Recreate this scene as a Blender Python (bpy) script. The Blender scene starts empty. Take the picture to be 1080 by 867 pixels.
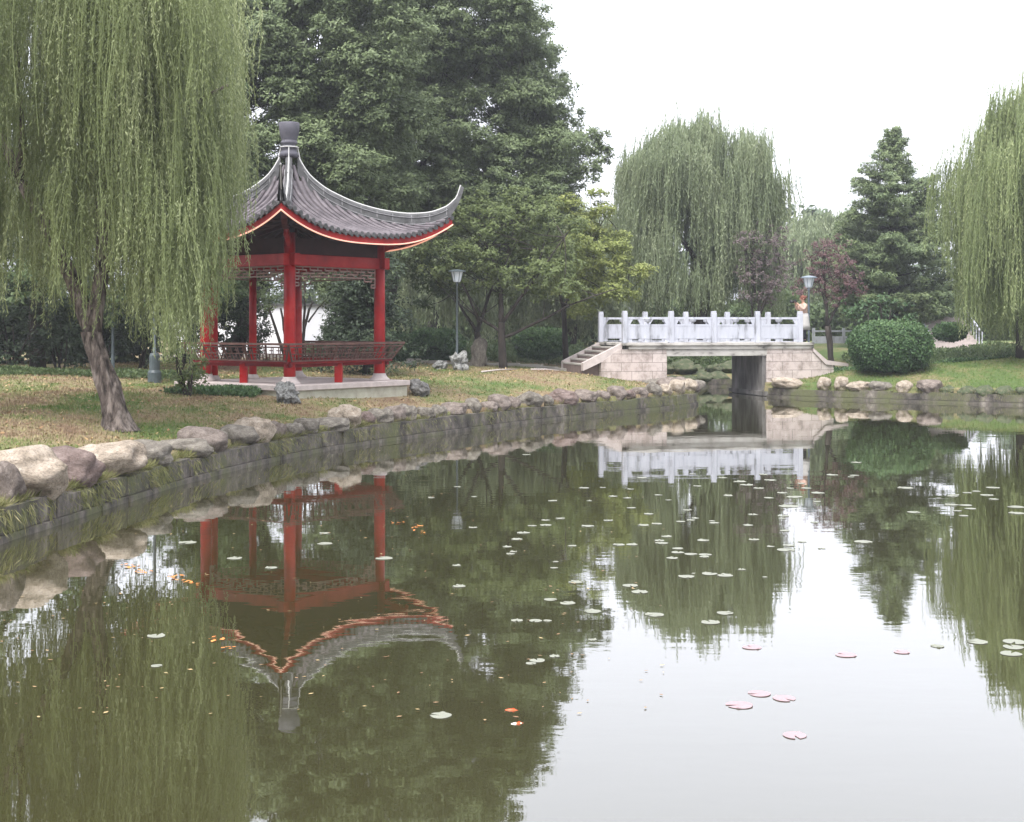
import bpy, bmesh, math, random
import numpy as np
from mathutils import Vector, Matrix, noise
R = math.radians
random.seed(7); rng = np.random.default_rng(7)
SC = bpy.context.scene
COL = SC.collection

# ---------------------------------------------------------------- camera, sky, sun, exposure
H = 2.43; F = 1450.0; CX = 540.0; HY = 342.0
cd = bpy.data.cameras.new('camera'); cam = bpy.data.objects.new('camera', cd); COL.objects.link(cam)
cam.location = (0, 0, H); cam.rotation_euler = (R(90), 0, 0)
cd.sensor_width = 36; cd.lens = F/1080*36; cd.shift_y = -(433.5-HY)/1080
cd.clip_start = .1; cd.clip_end = 3000
SC.camera = cam
SUN_EL, SUN_AZ = 58, 205
w = bpy.data.worlds.new('World'); SC.world = w; w.use_nodes = True
nt = w.node_tree; bg = nt.nodes['Background']
sky = nt.nodes.new('ShaderNodeTexSky'); sky.sky_type = 'NISHITA'; sky.sun_disc = False
sky.sun_elevation = R(SUN_EL); sky.sun_rotation = R(SUN_AZ); sky.dust_density = 6; sky.air_density = 1.5; sky.ozone_density = 1
hs = nt.nodes.new('ShaderNodeHueSaturation'); hs.inputs['Saturation'].default_value = .16
gm = nt.nodes.new('ShaderNodeGamma'); gm.inputs[1].default_value = .35      # the cloud cover evens the sky out
tn_ = nt.nodes.new('ShaderNodeMix'); tn_.data_type = 'RGBA'; tn_.blend_type = 'MULTIPLY'; tn_.inputs[0].default_value = 1; tn_.inputs[7].default_value = (.95,.965,1.05,1)
nt.links.new(sky.outputs[0], hs.inputs['Color']); nt.links.new(hs.outputs[0], gm.inputs[0]); nt.links.new(gm.outputs[0], tn_.inputs[6]); nt.links.new(tn_.outputs[2], bg.inputs[0])
bg.inputs[1].default_value = .15
sd = bpy.data.lights.new('sun', 'SUN'); sun = bpy.data.objects.new('sun', sd); COL.objects.link(sun)
sd.energy = .55; sd.angle = R(32); sd.color = (1, .97, .92)
sun.rotation_euler = (R(90-SUN_EL), 0, R(180-SUN_AZ))
SC.view_settings.view_transform = 'Standard'; SC.view_settings.look = 'None'
SC.view_settings.exposure = 3.2; SC.view_settings.gamma = 1
SC.cycles.max_bounces = 6; SC.cycles.transparent_max_bounces = 4
SC.cycles.volume_bounces = 0

# ---------------------------------------------------------------- helpers
def P(px, py, Y): return Vector(((px-CX)/F*Y, Y, H+(HY-py)/F*Y))
def GY(py, z=0.0): return F*(H-z)/(py-HY)

class MB:
    def __init__(s): s.v = []; s.f = []; s.m = []
    def add(s, vs, fs, mi=0):
        o = len(s.v); s.v += [tuple(v) for v in vs]; s.f += [tuple(i+o for i in f) for f in fs]; s.m += [mi]*len(fs)
    def box(s, c, d, rz=0, mi=0, M=None):
        x, y, z = d[0]/2, d[1]/2, d[2]/2; cs, sn = math.cos(rz), math.sin(rz)
        vs = []
        for sx, sy, sz in ((-1,-1,-1),(1,-1,-1),(1,1,-1),(-1,1,-1),(-1,-1,1),(1,-1,1),(1,1,1),(-1,1,1)):
            a, b = sx*x, sy*y
            v = Vector((c[0]+a*cs-b*sn, c[1]+a*sn+b*cs, c[2]+sz*z))
            vs.append(M @ v if M else v)
        s.add(vs, [(0,3,2,1),(4,5,6,7),(0,1,5,4),(1,2,6,5),(2,3,7,6),(3,0,4,7)], mi)
    def bar(s, a, b, w, h=None, mi=0):
        # square bar between two points, h = thickness in the vertical sense
        a = Vector(a); b = Vector(b); h = h or w
        d = (b-a).normalized(); up = Vector((0,0,1))
        if abs(d.z) > .95: up = Vector((1,0,0))
        r = d.cross(up).normalized(); u = r.cross(d)
        vs = [p+r*w/2*i+u*h/2*j for p in (a,b) for i, j in ((-1,-1),(1,-1),(1,1),(-1,1))]
        s.add(vs, [(0,1,2,3)[::-1],(4,5,6,7),(0,1,5,4),(1,2,6,5),(2,3,7,6),(3,0,4,7)], mi)
    def tube(s, pts, rad, n=6, mi=0, cap=True):
        pts = [Vector(p) for p in pts]
        if not hasattr(rad, '__len__'): rad = [rad]*len(pts)
        vs = []; prev = None
        for i, p in enumerate(pts):
            d = (pts[min(i+1, len(pts)-1)]-pts[max(i-1, 0)]).normalized()
            if prev is None:
                prev = d.cross(Vector((.3,.2,1)) if abs(d.z) < .9 else Vector((1,.1,0))).normalized()
            prev = (prev-d*prev.dot(d)).normalized(); q = d.cross(prev)
            for k in range(n):
                a = 2*math.pi*k/n; vs.append(p+(prev*math.cos(a)+q*math.sin(a))*rad[i])
        fs = []
        for i in range(len(pts)-1):
            for k in range(n):
                k2 = (k+1) % n; fs.append((i*n+k, i*n+k2, (i+1)*n+k2, (i+1)*n+k))
        if cap: fs += [tuple(range(n))[::-1], tuple((len(pts)-1)*n+k for k in range(n))]
        s.add(vs, fs, mi)
    def lathe(s, prof, c=(0,0,0), n=16, mi=0):
        vs = [(c[0]+r*math.cos(2*math.pi*k/n), c[1]+r*math.sin(2*math.pi*k/n), c[2]+z) for r, z in prof for k in range(n)]
        fs = [(i*n+k, i*n+(k+1) % n, (i+1)*n+(k+1) % n, (i+1)*n+k) for i in range(len(prof)-1) for k in range(n)]
        fs += [tuple(range(n))[::-1], tuple((len(prof)-1)*n+k for k in range(n))]
        s.add(vs, fs, mi)
    def grid(s, rows, mi=0):
        n = len(rows[0]); o = [v for r in rows for v in r]
        s.add(o, [(i*n+k, i*n+k+1, (i+1)*n+k+1, (i+1)*n+k) for i in range(len(rows)-1) for k in range(n-1)], mi)
    def build(s, name, mats, parent=None, smooth=False, loc=None, bevel=0):
        me = bpy.data.meshes.new(name); me.from_pydata(s.v, [], s.f)
        mats = mats if isinstance(mats, (list, tuple)) else [mats]
        for m in mats: me.materials.append(m)
        me.polygons.foreach_set('material_index', s.m)
        if smooth: me.polygons.foreach_set('use_smooth', [True]*len(s.f))
        if bevel:
            bm = bmesh.new(); bm.from_mesh(me)
            bmesh.ops.bevel(bm, geom=bm.edges[:], offset=bevel, segments=1, affect='EDGES', clamp_overlap=True)
            bm.to_mesh(me); bm.free()
        me.update()
        return link(name, me, parent, loc)

def link(name, me, parent=None, loc=None):
    o = bpy.data.objects.new(name, me); COL.objects.link(o)
    if parent: o.parent = parent
    if loc is not None: o.location = loc
    return o
def tag(o, label, cat=None, group=None, kind=None):
    if label: o['label'] = label
    if cat: o['category'] = cat
    if group: o['group'] = group
    if kind: o['kind'] = kind
    return o
def thing(name, label, cat, loc=(0,0,0), rz=0, group=None):
    o = bpy.data.objects.new(name, None); COL.objects.link(o); o.location = loc; o.rotation_euler = (0,0,rz)
    o.empty_display_size = .2
    return tag(o, label, cat, group)
def copy_tree(o, parent=None):
    c = o.copy(); COL.objects.link(c); c.parent = parent
    for ch in o.children: copy_tree(ch, c)
    return c

def quads(name, V, mats, parent=None, rnd=None, loc=None, mi=None):
    """V: (n,4,3) array of quads"""
    n = len(V); me = bpy.data.meshes.new(name)
    me.vertices.add(n*4); me.vertices.foreach_set('co', V.reshape(-1).astype(np.float32))
    me.loops.add(n*4); me.loops.foreach_set('vertex_index', np.arange(n*4, dtype=np.int32))
    me.polygons.add(n); me.polygons.foreach_set('loop_start', np.arange(0, n*4, 4, dtype=np.int32))
    for m in (mats if isinstance(mats, (list, tuple)) else [mats]): me.materials.append(m)
    if mi is not None: me.polygons.foreach_set('material_index', mi.astype(np.int32))
    a = me.attributes.new('rnd', 'FLOAT', 'FACE'); a.data.foreach_set('value', (rng.random(n) if rnd is None else rnd).astype(np.float32))
    me.update(calc_edges=True)
    return link(name, me, parent, loc)

def unit(a): return a/np.maximum(np.linalg.norm(a, axis=-1, keepdims=True), 1e-9)
def leaf_quads(C, D, L, W, N=None):
    """rhombus leaves: base at C pointing along D"""
    n = len(C); D = unit(D)
    if N is None: N = rng.normal(size=(n, 3))
    S = unit(np.cross(D, N)); L = np.broadcast_to(np.asarray(L, float).reshape(-1,1), (n,1)); W = np.broadcast_to(np.asarray(W, float).reshape(-1,1), (n,1))
    m = C+D*L*.45
    return np.stack([C, m+S*W*.5, C+D*L, m-S*W*.5], axis=1)

# ---------------------------------------------------------------- materials
def newmat(name):
    m = bpy.data.materials.new(name); m.use_nodes = True
    return m, m.node_tree, m.node_tree.nodes['Principled BSDF']
def nd(t, k, **kw):
    n = t.nodes.new(k)
    for a, b in kw.items(): setattr(n, a, b)
    return n
def ramp(t, stops, fac):
    r = nd(t, 'ShaderNodeValToRGB'); e = r.color_ramp.elements
    while len(e) < len(stops): e.new(.5)
    for x, (p, c) in zip(e, stops): x.position = p; x.color = (*c, 1)
    t.links.new(fac, r.inputs[0]); return r
def noisen(t, scale, detail=4, rough=.55, vec=None, stretch=None, obj=True):
    n = nd(t, 'ShaderNodeTexNoise'); n.inputs['Scale'].default_value = scale; n.inputs['Detail'].default_value = detail; n.inputs['Roughness'].default_value = rough
    if vec is None:
        tc = nd(t, 'ShaderNodeTexCoord'); vec = tc.outputs['Object']
    if stretch:
        mp = nd(t, 'ShaderNodeMapping'); mp.inputs['Scale'].default_value = stretch; t.links.new(vec, mp.inputs[0]); vec = mp.outputs[0]
    t.links.new(vec, n.inputs['Vector']); return n
def surf(name, stops, scale=4, rough=.8, bump=.3, bscale=25, stretch=None, spec=.3, detail=5, dist=.02):
    m, t, b = newmat(name)
    n = noisen(t, scale, detail, .6, stretch=stretch); r = ramp(t, stops, n.outputs['Fac'])
    t.links.new(r.outputs[0], b.inputs['Base Color'])
    b.inputs['Roughness'].default_value = rough; b.inputs['Specular IOR Level'].default_value = spec
    if bump:
        n2 = noisen(t, bscale, 5, .6, stretch=stretch); bp = nd(t, 'ShaderNodeBump'); bp.inputs['Strength'].default_value = bump; bp.inputs['Distance'].default_value = dist
        t.links.new(n2.outputs['Fac'], bp.inputs['Height']); t.links.new(bp.outputs[0], b.inputs['Normal'])
    return m
def stonemat(name, a, b_, c, sc=2.4):
    m, t, b = newmat(name); n = noisen(t, sc, 6, .65); r = ramp(t, [(.3,a),(.5,b_),(.7,c)], n.outputs['Fac'])
    v = nd(t, 'ShaderNodeTexNoise'); v.inputs['Scale'].default_value = 17; v.inputs['Detail'].default_value = 8; v.inputs['Roughness'].default_value = .75
    tc = nd(t, 'ShaderNodeTexCoord'); t.links.new(tc.outputs['Object'], v.inputs['Vector'])
    r2 = ramp(t, [(.36,(.42,.40,.37)),(.5,(.92,.92,.92)),(.66,(1.12,1.1,1.05))], v.outputs['Fac'])
    mx = nd(t, 'ShaderNodeMix', data_type='RGBA', blend_type='MULTIPLY'); mx.inputs[0].default_value = .85
    t.links.new(r.outputs[0], mx.inputs[6]); t.links.new(r2.outputs[0], mx.inputs[7]); t.links.new(mx.outputs[2], b.inputs['Base Color'])
    b.inputs['Roughness'].default_value = .9; b.inputs['Specular IOR Level'].default_value = .2
    bp = nd(t, 'ShaderNodeBump'); bp.inputs['Strength'].default_value = .9; bp.inputs['Distance'].default_value = .06; n3 = noisen(t, 6, 8, .7)
    t.links.new(n3.outputs['Fac'], bp.inputs['Height']); t.links.new(bp.outputs[0], b.inputs['Normal']); return m
def leafmat(name, dark, mid, light, trans=.3, nscale=.8, spec=.25, rough=.5):
    m, t, b = newmat(name)
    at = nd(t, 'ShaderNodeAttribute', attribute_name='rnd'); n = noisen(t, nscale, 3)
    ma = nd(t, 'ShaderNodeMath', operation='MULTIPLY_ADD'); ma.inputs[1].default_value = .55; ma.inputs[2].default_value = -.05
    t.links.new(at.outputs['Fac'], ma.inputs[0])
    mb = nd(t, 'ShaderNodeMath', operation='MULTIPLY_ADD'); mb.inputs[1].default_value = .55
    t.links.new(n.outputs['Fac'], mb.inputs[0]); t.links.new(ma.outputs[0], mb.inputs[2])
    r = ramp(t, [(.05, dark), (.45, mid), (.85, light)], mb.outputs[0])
    t.links.new(r.outputs[0], b.inputs['Base Color']); b.inputs['Roughness'].default_value = rough; b.inputs['Specular IOR Level'].default_value = spec
    tr = nd(t, 'ShaderNodeBsdfTranslucent'); t.links.new(r.outputs[0], tr.inputs[0])
    mx = nd(t, 'ShaderNodeMixShader'); mx.inputs[0].default_value = trans
    t.links.new(b.outputs[0], mx.inputs[1]); t.links.new(tr.outputs[0], mx.inputs[2])
    t.links.new(mx.outputs[0], t.nodes['Material Output'].inputs['Surface'])
    return m
def groundcol(t):
    """patchy lawn colour shared by soil sheet and blades (world space)"""
    g = nd(t, 'ShaderNodeNewGeometry'); n = noisen(t, .55, 5, .65, vec=g.outputs['Position'], stretch=(1, .7, 1))
    n2 = noisen(t, 6, 4, .7, vec=g.outputs['Position'])
    ad = nd(t, 'ShaderNodeMath', operation='MULTIPLY_ADD'); ad.inputs[1].default_value = .35
    t.links.new(n2.outputs['Fac'], ad.inputs[0]); t.links.new(n.outputs['Fac'], ad.inputs[2])
    # greener on the right shore
    sx = nd(t, 'ShaderNodeSeparateXYZ'); t.links.new(g.outputs['Position'], sx.inputs[0])
    mr = nd(t, 'ShaderNodeMapRange'); mr.inputs[1].default_value = 5; mr.inputs[2].default_value = 10; mr.inputs[3].default_value = 0; mr.inputs[4].default_value = .14
    t.links.new(sx.outputs[0], mr.inputs[0])
    sb = nd(t, 'ShaderNodeMath', operation='SUBTRACT'); t.links.new(ad.outputs[0], sb.inputs[0]); t.links.new(mr.outputs[0], sb.inputs[1])
    return sb
MAT = {}
m, t, b = newmat('lawn_soil'); gc = groundcol(t)
r = ramp(t, [(.50, (.09,.13,.045)), (.62, (.165,.16,.075)), (.70, (.24,.19,.115)), (.82, (.17,.115,.075))], gc.outputs[0])
t.links.new(r.outputs[0], b.inputs['Base Color']); b.inputs['Roughness'].default_value = .95; b.inputs['Specular IOR Level'].default_value = .1
n = noisen(t, 14, 6, .7); bp = nd(t, 'ShaderNodeBump'); bp.inputs['Strength'].default_value = .6; bp.inputs['Distance'].default_value = .05
t.links.new(n.outputs['Fac'], bp.inputs['Height']); t.links.new(bp.outputs[0], b.inputs['Normal']); MAT['soil'] = m
m, t, b = newmat('grass_blades'); gc = groundcol(t)
at = nd(t, 'ShaderNodeAttribute', attribute_name='rnd'); ma = nd(t, 'ShaderNodeMath', operation='MULTIPLY_ADD'); ma.inputs[1].default_value = .16; ma.inputs[2].default_value = -.08
t.links.new(at.outputs['Fac'], ma.inputs[0]); ad = nd(t, 'ShaderNodeMath', operation='ADD'); t.links.new(gc.outputs[0], ad.inputs[0]); t.links.new(ma.outputs[0], ad.inputs[1])
r = ramp(t, [(.50, (.10,.16,.042)), (.62, (.165,.18,.068)), (.70, (.28,.235,.13)), (.82, (.21,.145,.095))], ad.outputs[0])
t.links.new(r.outputs[0], b.inputs['Base Color']); b.inputs['Roughness'].default_value = .8; b.inputs['Specular IOR Level'].default_value = .15; MAT['grass'] = m

MAT['willow'] = leafmat('willow_leaf', (0.1, 0.125, 0.05), (0.215, 0.255, 0.11), (0.37, 0.405, 0.225), .4, 1.2)
MAT['willow2'] = leafmat('willow_leaf_far', (0.12, 0.155, 0.085), (0.225, 0.27, 0.15), (0.345, 0.385, 0.24), .4, .5)
MAT['willow3'] = leafmat('willow_leaf_yellowish', (0.11, 0.145, 0.06), (0.22, 0.27, 0.115), (0.35, 0.39, 0.19), .4, .6)
MAT['camphor'] = leafmat('camphor_leaf', (.05,.072,.034), (.135,.175,.082), (.27,.325,.165), .25, .35)
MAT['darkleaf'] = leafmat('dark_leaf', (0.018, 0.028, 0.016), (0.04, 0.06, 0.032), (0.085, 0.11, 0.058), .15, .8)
MAT['lightleaf'] = leafmat('light_leaf', (0.065, 0.095, 0.035), (0.14, 0.18, 0.068), (0.26, 0.3, 0.13), .4, .6)
MAT['yellowleaf'] = leafmat('yellow_green_leaf', (0.12, 0.15, 0.045), (0.235, 0.275, 0.085), (0.38, 0.4, 0.15), .4, .6)
MAT['midleaf'] = leafmat('mid_leaf', (.045,.075,.03), (.085,.125,.05), (.14,.18,.08), .3, .6)
MAT['cedar'] = leafmat('cedar_needle', (0.045, 0.075, 0.038), (0.13, 0.175, 0.08), (0.29, 0.335, 0.155), .2, .6)
MAT['hedge'] = leafmat('hedge_leaf', (.02,.05,.02), (.06,.115,.045), (.14,.215,.085), .2, 3)
MAT['plum'] = leafmat('plum_leaf', (0.08, 0.06, 0.06), (0.155, 0.12, 0.12), (0.24, 0.195, 0.19), .3, .8)
MAT['plumred'] = leafmat('plum_leaf_red', (0.07, 0.035, 0.038), (0.145, 0.08, 0.082), (0.22, 0.14, 0.135), .3, .8)
MAT['farleaf'] = leafmat('far_leaf', (.07,.10,.06), (.11,.15,.085), (.16,.2,.12), .3, .1)
MAT['moss'] = leafmat('bank_grass', (.10,.11,.04), (.18,.19,.07), (.30,.27,.14), .3, 1.5)
MAT['fallen'] = leafmat('fallen_leaf', (.13,.07,.035), (.26,.16,.08), (.42,.33,.16), 0, 2)
MAT['bark'] = surf('willow_bark', [(.36,(.022,.017,.014)), (.5,(.10,.08,.068)), (.64,(.22,.185,.16))], 12, .95, 1, 14, (1,1,.22), dist=.05)
MAT['darkbark'] = surf('dark_bark', [(.3,(.018,.015,.013)), (.7,(.06,.05,.042))], 6, .95, .5, 20, (1,1,.3))
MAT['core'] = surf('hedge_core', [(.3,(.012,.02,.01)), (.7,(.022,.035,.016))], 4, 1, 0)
MAT['stone'] = stonemat('bank_stone', (.09,.08,.068), (.20,.18,.152), (.31,.285,.245))
MAT['stone_cream'] = stonemat('cream_stone', (.17,.14,.105), (.37,.31,.245), (.49,.43,.36))
MAT['stone_purple'] = stonemat('purple_stone', (.10,.07,.062), (.185,.14,.125), (.26,.205,.185))
MAT['stone_pink'] = stonemat('pinkish_stone', (.11,.09,.078), (.21,.175,.152), (.31,.265,.235))
MAT['stone_moss'] = surf('mossy_stone', [(.25,(.03,.04,.022)), (.5,(.07,.085,.045)), (.75,(.16,.145,.10))], 3, .95, .8, 12)
MAT['rock_white'] = surf('pale_rockery', [(.3,(.07,.07,.066)), (.5,(.27,.27,.255)), (.75,(.42,.42,.40))], 5, .85, 1, 9, dist=.06)
MAT['rock_dark'] = surf('dark_rock', [(.3,(.05,.048,.045)), (.5,(.13,.125,.115)), (.75,(.3,.29,.28))], 3, .9, .8, 9)
MAT['red'] = surf('red_lacquer', [(.3,(.22,.005,.006)), (.55,(.34,.009,.009)), (.75,(.40,.03,.024))], 2.2, .42, .05, 8, spec=.25)
MAT['benchred'] = surf('bench_red', [(.3,(.13,.006,.008)), (.7,(.21,.012,.013))], 3, .6, .1, 12, spec=.2)
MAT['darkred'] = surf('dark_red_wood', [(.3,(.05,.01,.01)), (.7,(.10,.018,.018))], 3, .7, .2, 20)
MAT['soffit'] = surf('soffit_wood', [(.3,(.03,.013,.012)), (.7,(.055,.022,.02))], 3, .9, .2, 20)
MAT['brown'] = surf('brown_lattice', [(.3,(.07,.035,.028)), (.7,(.14,.075,.06))], 5, .6, .1, 20)
MAT['lattice'] = surf('pale_lattice', [(.3,(.19,.11,.095)), (.7,(.30,.20,.175))], 5, .6, .1, 20)
MAT['tile'] = surf('roof_tile', [(.25,(.055,.047,.052)), (.5,(.112,.097,.105)), (.75,(.18,.158,.166))], 3.5, .75, .3, 22)
MAT['ridge'] = surf('ridge_brick', [(.3,(.05,.05,.05)), (.7,(.115,.113,.115))], 5, .85, .3, 18)
MAT['mortar'] = surf('pale_mortar', [(.3,(.15,.148,.15)), (.7,(.25,.245,.25))], 7, .9, .1, 20)
MAT['finial'] = surf('finial_clay', [(.3,(.065,.062,.075)), (.7,(.115,.11,.13))], 4, .6, .15, 18)
MAT['marble'] = surf('white_marble', [(.34,(.20,.205,.22)), (.47,(.40,.41,.455)), (.7,(.475,.485,.535))], 2.6, .6, .2, 30, (1.6,1.6,.35), detail=9)
MAT['plinth'] = surf('pale_granite', [(.3,(.36,.31,.29)), (.7,(.50,.44,.415))], 5, .8, .15, 30)
MAT['plinth_side'] = surf('plinth_side', [(.3,(.27,.26,.20)), (.7,(.42,.41,.33))], 4, .9, .2, 30)
MAT['concrete'] = surf('stained_concrete', [(.33,(.08,.075,.07)), (.47,(.36,.34,.31)), (.7,(.5,.48,.45))], 1.6, .9, .3, 20, (1,1,2.2))
MAT['pier'] = surf('pier_concrete', [(.34,(.07,.066,.06)), (.5,(.17,.16,.15)), (.68,(.27,.255,.245))], 2.4, .9, .4, 15, (1,1,.35), detail=9)
MAT['path'] = surf('path_paving', [(.3,(.30,.28,.25)), (.7,(.42,.39,.35))], 2.5, .9, .2, 20)
MAT['step'] = surf('step_riser', [(.3,(.14,.10,.09)), (.7,(.22,.165,.145))], 4, .9, .2, 20)
MAT['white'] = surf('whitewash', [(.3,(.72,.72,.76)), (.7,(.82,.82,.86))], .8, .9, .1, 10)
MAT['pole'] = surf('lamp_metal', [(.3,(.05,.065,.07)), (.7,(.09,.11,.115))], 5, .45, 0)
MAT['paleblue'] = surf('pale_lamp_metal', [(.3,(.13,.16,.19)), (.7,(.2,.24,.28))], 5, .45, 0)
m, t, b = newmat('wall_block')
n = noisen(t, 3.2, 8, .72, stretch=(1,1,.55)); r = ramp(t, [(.36,(.022,.019,.016)), (.5,(.085,.074,.062)), (.6,(.15,.13,.11)), (.72,(.30,.27,.23))], n.outputs['Fac'])
nm = noisen(t, 1.1, 6, .7, stretch=(1,1,.8)); rm = ramp(t, [(.47,(0,0,0)), (.60,(1,1,1))], nm.outputs['Fac'])
mm = nd(t, 'ShaderNodeMix', data_type='RGBA'); mm.inputs[7].default_value = (.095,.10,.045,1); t.links.new(rm.outputs[0], mm.inputs[0]); t.links.new(r.outputs[0], mm.inputs[6])
t.links.new(mm.outputs[2], b.inputs['Base Color']); b.inputs['Roughness'].default_value = .85
n2 = noisen(t, 14, 6, .65); bp = nd(t, 'ShaderNodeBump'); bp.inputs['Strength'].default_value = .7; bp.inputs['Distance'].default_value = .03
t.links.new(n2.outputs['Fac'], bp.inputs['Height']); t.links.new(bp.outputs[0], b.inputs['Normal']); MAT['wall'] = m
m, t, b = newmat('granite_blocks')
tc = nd(t, 'ShaderNodeTexCoord'); sp = nd(t, 'ShaderNodeSeparateXYZ'); cb = nd(t, 'ShaderNodeCombineXYZ')
t.links.new(tc.outputs['Object'], sp.inputs[0]); t.links.new(sp.outputs[0], cb.inputs[0]); t.links.new(sp.outputs[2], cb.inputs[1])
br = nd(t, 'ShaderNodeTexBrick'); br.inputs['Scale'].default_value = 1; br.inputs['Brick Width'].default_value = .72; br.inputs['Row Height'].default_value = .29; br.inputs['Mortar Size'].default_value = .009; br.inputs['Bias'].default_value = -.2
br.inputs['Color1'].default_value = (.47,.40,.37,1); br.inputs['Color2'].default_value = (.55,.485,.45,1); br.inputs['Mortar'].default_value = (.2,.17,.155,1)
t.links.new(cb.outputs[0], br.inputs['Vector'])
n = noisen(t, 2.2, 8, .75); r = ramp(t, [(.36,(.42,.39,.36)), (.55,(1,1,1))], n.outputs['Fac'])
mx = nd(t, 'ShaderNodeMix', data_type='RGBA', blend_type='MULTIPLY'); mx.inputs[0].default_value = .8
t.links.new(br.outputs[0], mx.inputs[6]); t.links.new(r.outputs[0], mx.inputs[7]); t.links.new(mx.outputs[2], b.inputs['Base Color'])
b.inputs['Roughness'].default_value = .85; MAT['granite'] = m
def plain(name, col, rough=.6, emit=None, es=0, spec=.4):
    m, t, b = newmat(name); b.inputs['Base Color'].default_value = (*col, 1); b.inputs['Roughness'].default_value = rough; b.inputs['Specular IOR Level'].default_value = spec
    if emit: b.inputs['Emission Color'].default_value = (*emit, 1); b.inputs['Emission Strength'].default_value = es
    return m
MAT['tube_w'] = plain('lamp_tube_pale', (.42,.42,.41), .5, (1,.95,.88), .02)
MAT['tube_o'] = plain('lamp_tube_warm', (.8,.5,.4), .4, (1,.45,.3), .09)
MAT['lampglass'] = plain('lamp_glass', (.36,.40,.44), .2, (1,1,1), .015)
# water
m, t, b = newmat('pond_water')
b.inputs['Base Color'].default_value = (.036,.034,.0135,1); b.inputs['Roughness'].default_value = .015; b.inputs['IOR'].default_value = 1.8; b.inputs['Specular IOR Level'].default_value = .5; b.inputs['Coat Weight'].default_value = .62; b.inputs['Coat IOR'].default_value = 1.7; b.inputs['Coat Roughness'].default_value = .01
g = nd(t, 'ShaderNodeNewGeometry')
n1 = noisen(t, 1.1, 3, .5, vec=g.outputs['Position'], stretch=(.6, 1.3, 1)); n2 = noisen(t, 5.5, 3, .55, vec=g.outputs['Position'], stretch=(.6, 1.2, 1))
big = noisen(t, .09, 2, .5, vec=g.outputs['Position']); mr = nd(t, 'ShaderNodeMapRange'); mr.inputs[1].default_value = .42; mr.inputs[2].default_value = .62; mr.inputs[3].default_value = .15; mr.inputs[4].default_value = 2.2
t.links.new(big.outputs['Fac'], mr.inputs[0])
mu = nd(t, 'ShaderNodeMath', operation='MULTIPLY'); t.links.new(n2.outputs['Fac'], mu.inputs[0]); t.links.new(mr.outputs[0], mu.inputs[1])
mu2 = nd(t, 'ShaderNodeMath', operation='MULTIPLY'); mu2.inputs[1].default_value = .10; t.links.new(mu.outputs[0], mu2.inputs[0])
ad = nd(t, 'ShaderNodeMath', operation='MULTIPLY_ADD'); ad.inputs[1].default_value = .55; t.links.new(n1.outputs['Fac'], ad.inputs[0]); t.links.new(mu2.outputs[0], ad.inputs[2])
bp = nd(t, 'ShaderNodeBump'); bp.inputs['Strength'].default_value = 1; bp.inputs['Distance'].default_value = .0032
t.links.new(ad.outputs[0], bp.inputs['Height']); t.links.new(bp.outputs[0], b.inputs['Normal']); t.links.new(bp.outputs[0], b.inputs['Coat Normal']); MAT['water'] = m

# ---------------------------------------------------------------- pond outline and terrain
POND = [(-9,1),(-7.2,6),(-6.0,11),(-5.68,15.25),(-5.53,16.7),(-5.3,18.7),(-4.98,21.2),(-4.45,23.8),(-3.26,27.3),(-1.4,30.6),(.74,34.5),(3.12,37.7),(4.9,40.1),
        (5.6,41.5),(5.75,42.7),(5.45,44),(5.15,45.5),(4.9,47.5),(4.5,49.5),(4.0,51.2),(4.6,52.6),(7,53.2),(12,54),(14,53),(13,50.5),(9.6,49.6),(7.95,48.9),(8.3,46.9),
        (8.9,45.5),(10.15,44.5),(12.45,43),(15.3,41),(22,38),(30,33),(34,20),(31,1)]
def chaikin(p, n):
    for _ in range(n):
        q = []
        for i in range(len(p)):
            a, b = p[i], p[(i+1) % len(p)]
            q += [(a[0]*.75+b[0]*.25, a[1]*.75+b[1]*.25), (a[0]*.25+b[0]*.75, a[1]*.25+b[1]*.75)]
        p = q
    return p
POLY = np.array(chaikin(POND, 2))
def sdf(X, Y):
    """distance outside the waterline (negative over water)"""
    X = np.asarray(X, float); Y = np.asarray(Y, float); A = POLY; B = np.roll(POLY, -1, 0)
    best = np.full(X.shape, 1e9); inside = np.zeros(X.shape, bool)
    for (ax, ay), (bx, by) in zip(A, B):
        dx, dy = bx-ax, by-ay; t_ = np.clip(((X-ax)*dx+(Y-ay)*dy)/(dx*dx+dy*dy), 0, 1)
        best = np.minimum(best, (X-ax-t_*dx)**2+(Y-ay-t_*dy)**2)
        c = ((ay > Y) != (by > Y)); xi = ax+(Y-ay)*dx/(dy if abs(dy) > 1e-9 else 1e-9)
        inside ^= c & (X < xi)
    d = np.sqrt(best); return np.where(inside, -d, d)
def sm(x): x = np.clip(x, 0, 1); return x*x*(3-2*x)
def land(X, Y, s):
    z = .46+.44*sm(s/4.5)+.25*sm((s-4)/9)
    right = sm((X-8)/2)
    z = z+right*.36*sm((s-1)/6)
    z = z+.03*np.sin(X*1.3+.5)*np.sin(Y*.9)*sm(s/2)
    return z
def gh(x, y):
    s = sdf(np.array([x]), np.array([y])); return float(land(np.array([x]), np.array([y]), s)[0])
def axis(lo, hi, step, far):
    a = list(np.arange(lo, hi+1e-6, step)); d = step; x = hi; out = []
    while x < far: d *= 1.35; x += d; out.append(x)
    d = step; x = lo; neg = []
    while x > -far: d *= 1.35; x -= d; neg.append(x)
    return np.array(neg[::-1]+a+out)
gx, gy = axis(-17, 24, .2, 900), axis(8, 60, .2, 900)
GXX, GYY = np.meshgrid(gx, gy, indexing='ij')
S = sdf(GXX, GYY); Z = np.where(S < .14, -.9, land(GXX, GYY, np.maximum(S, 0)))
nx, ny = len(gx), len(gy)
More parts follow.
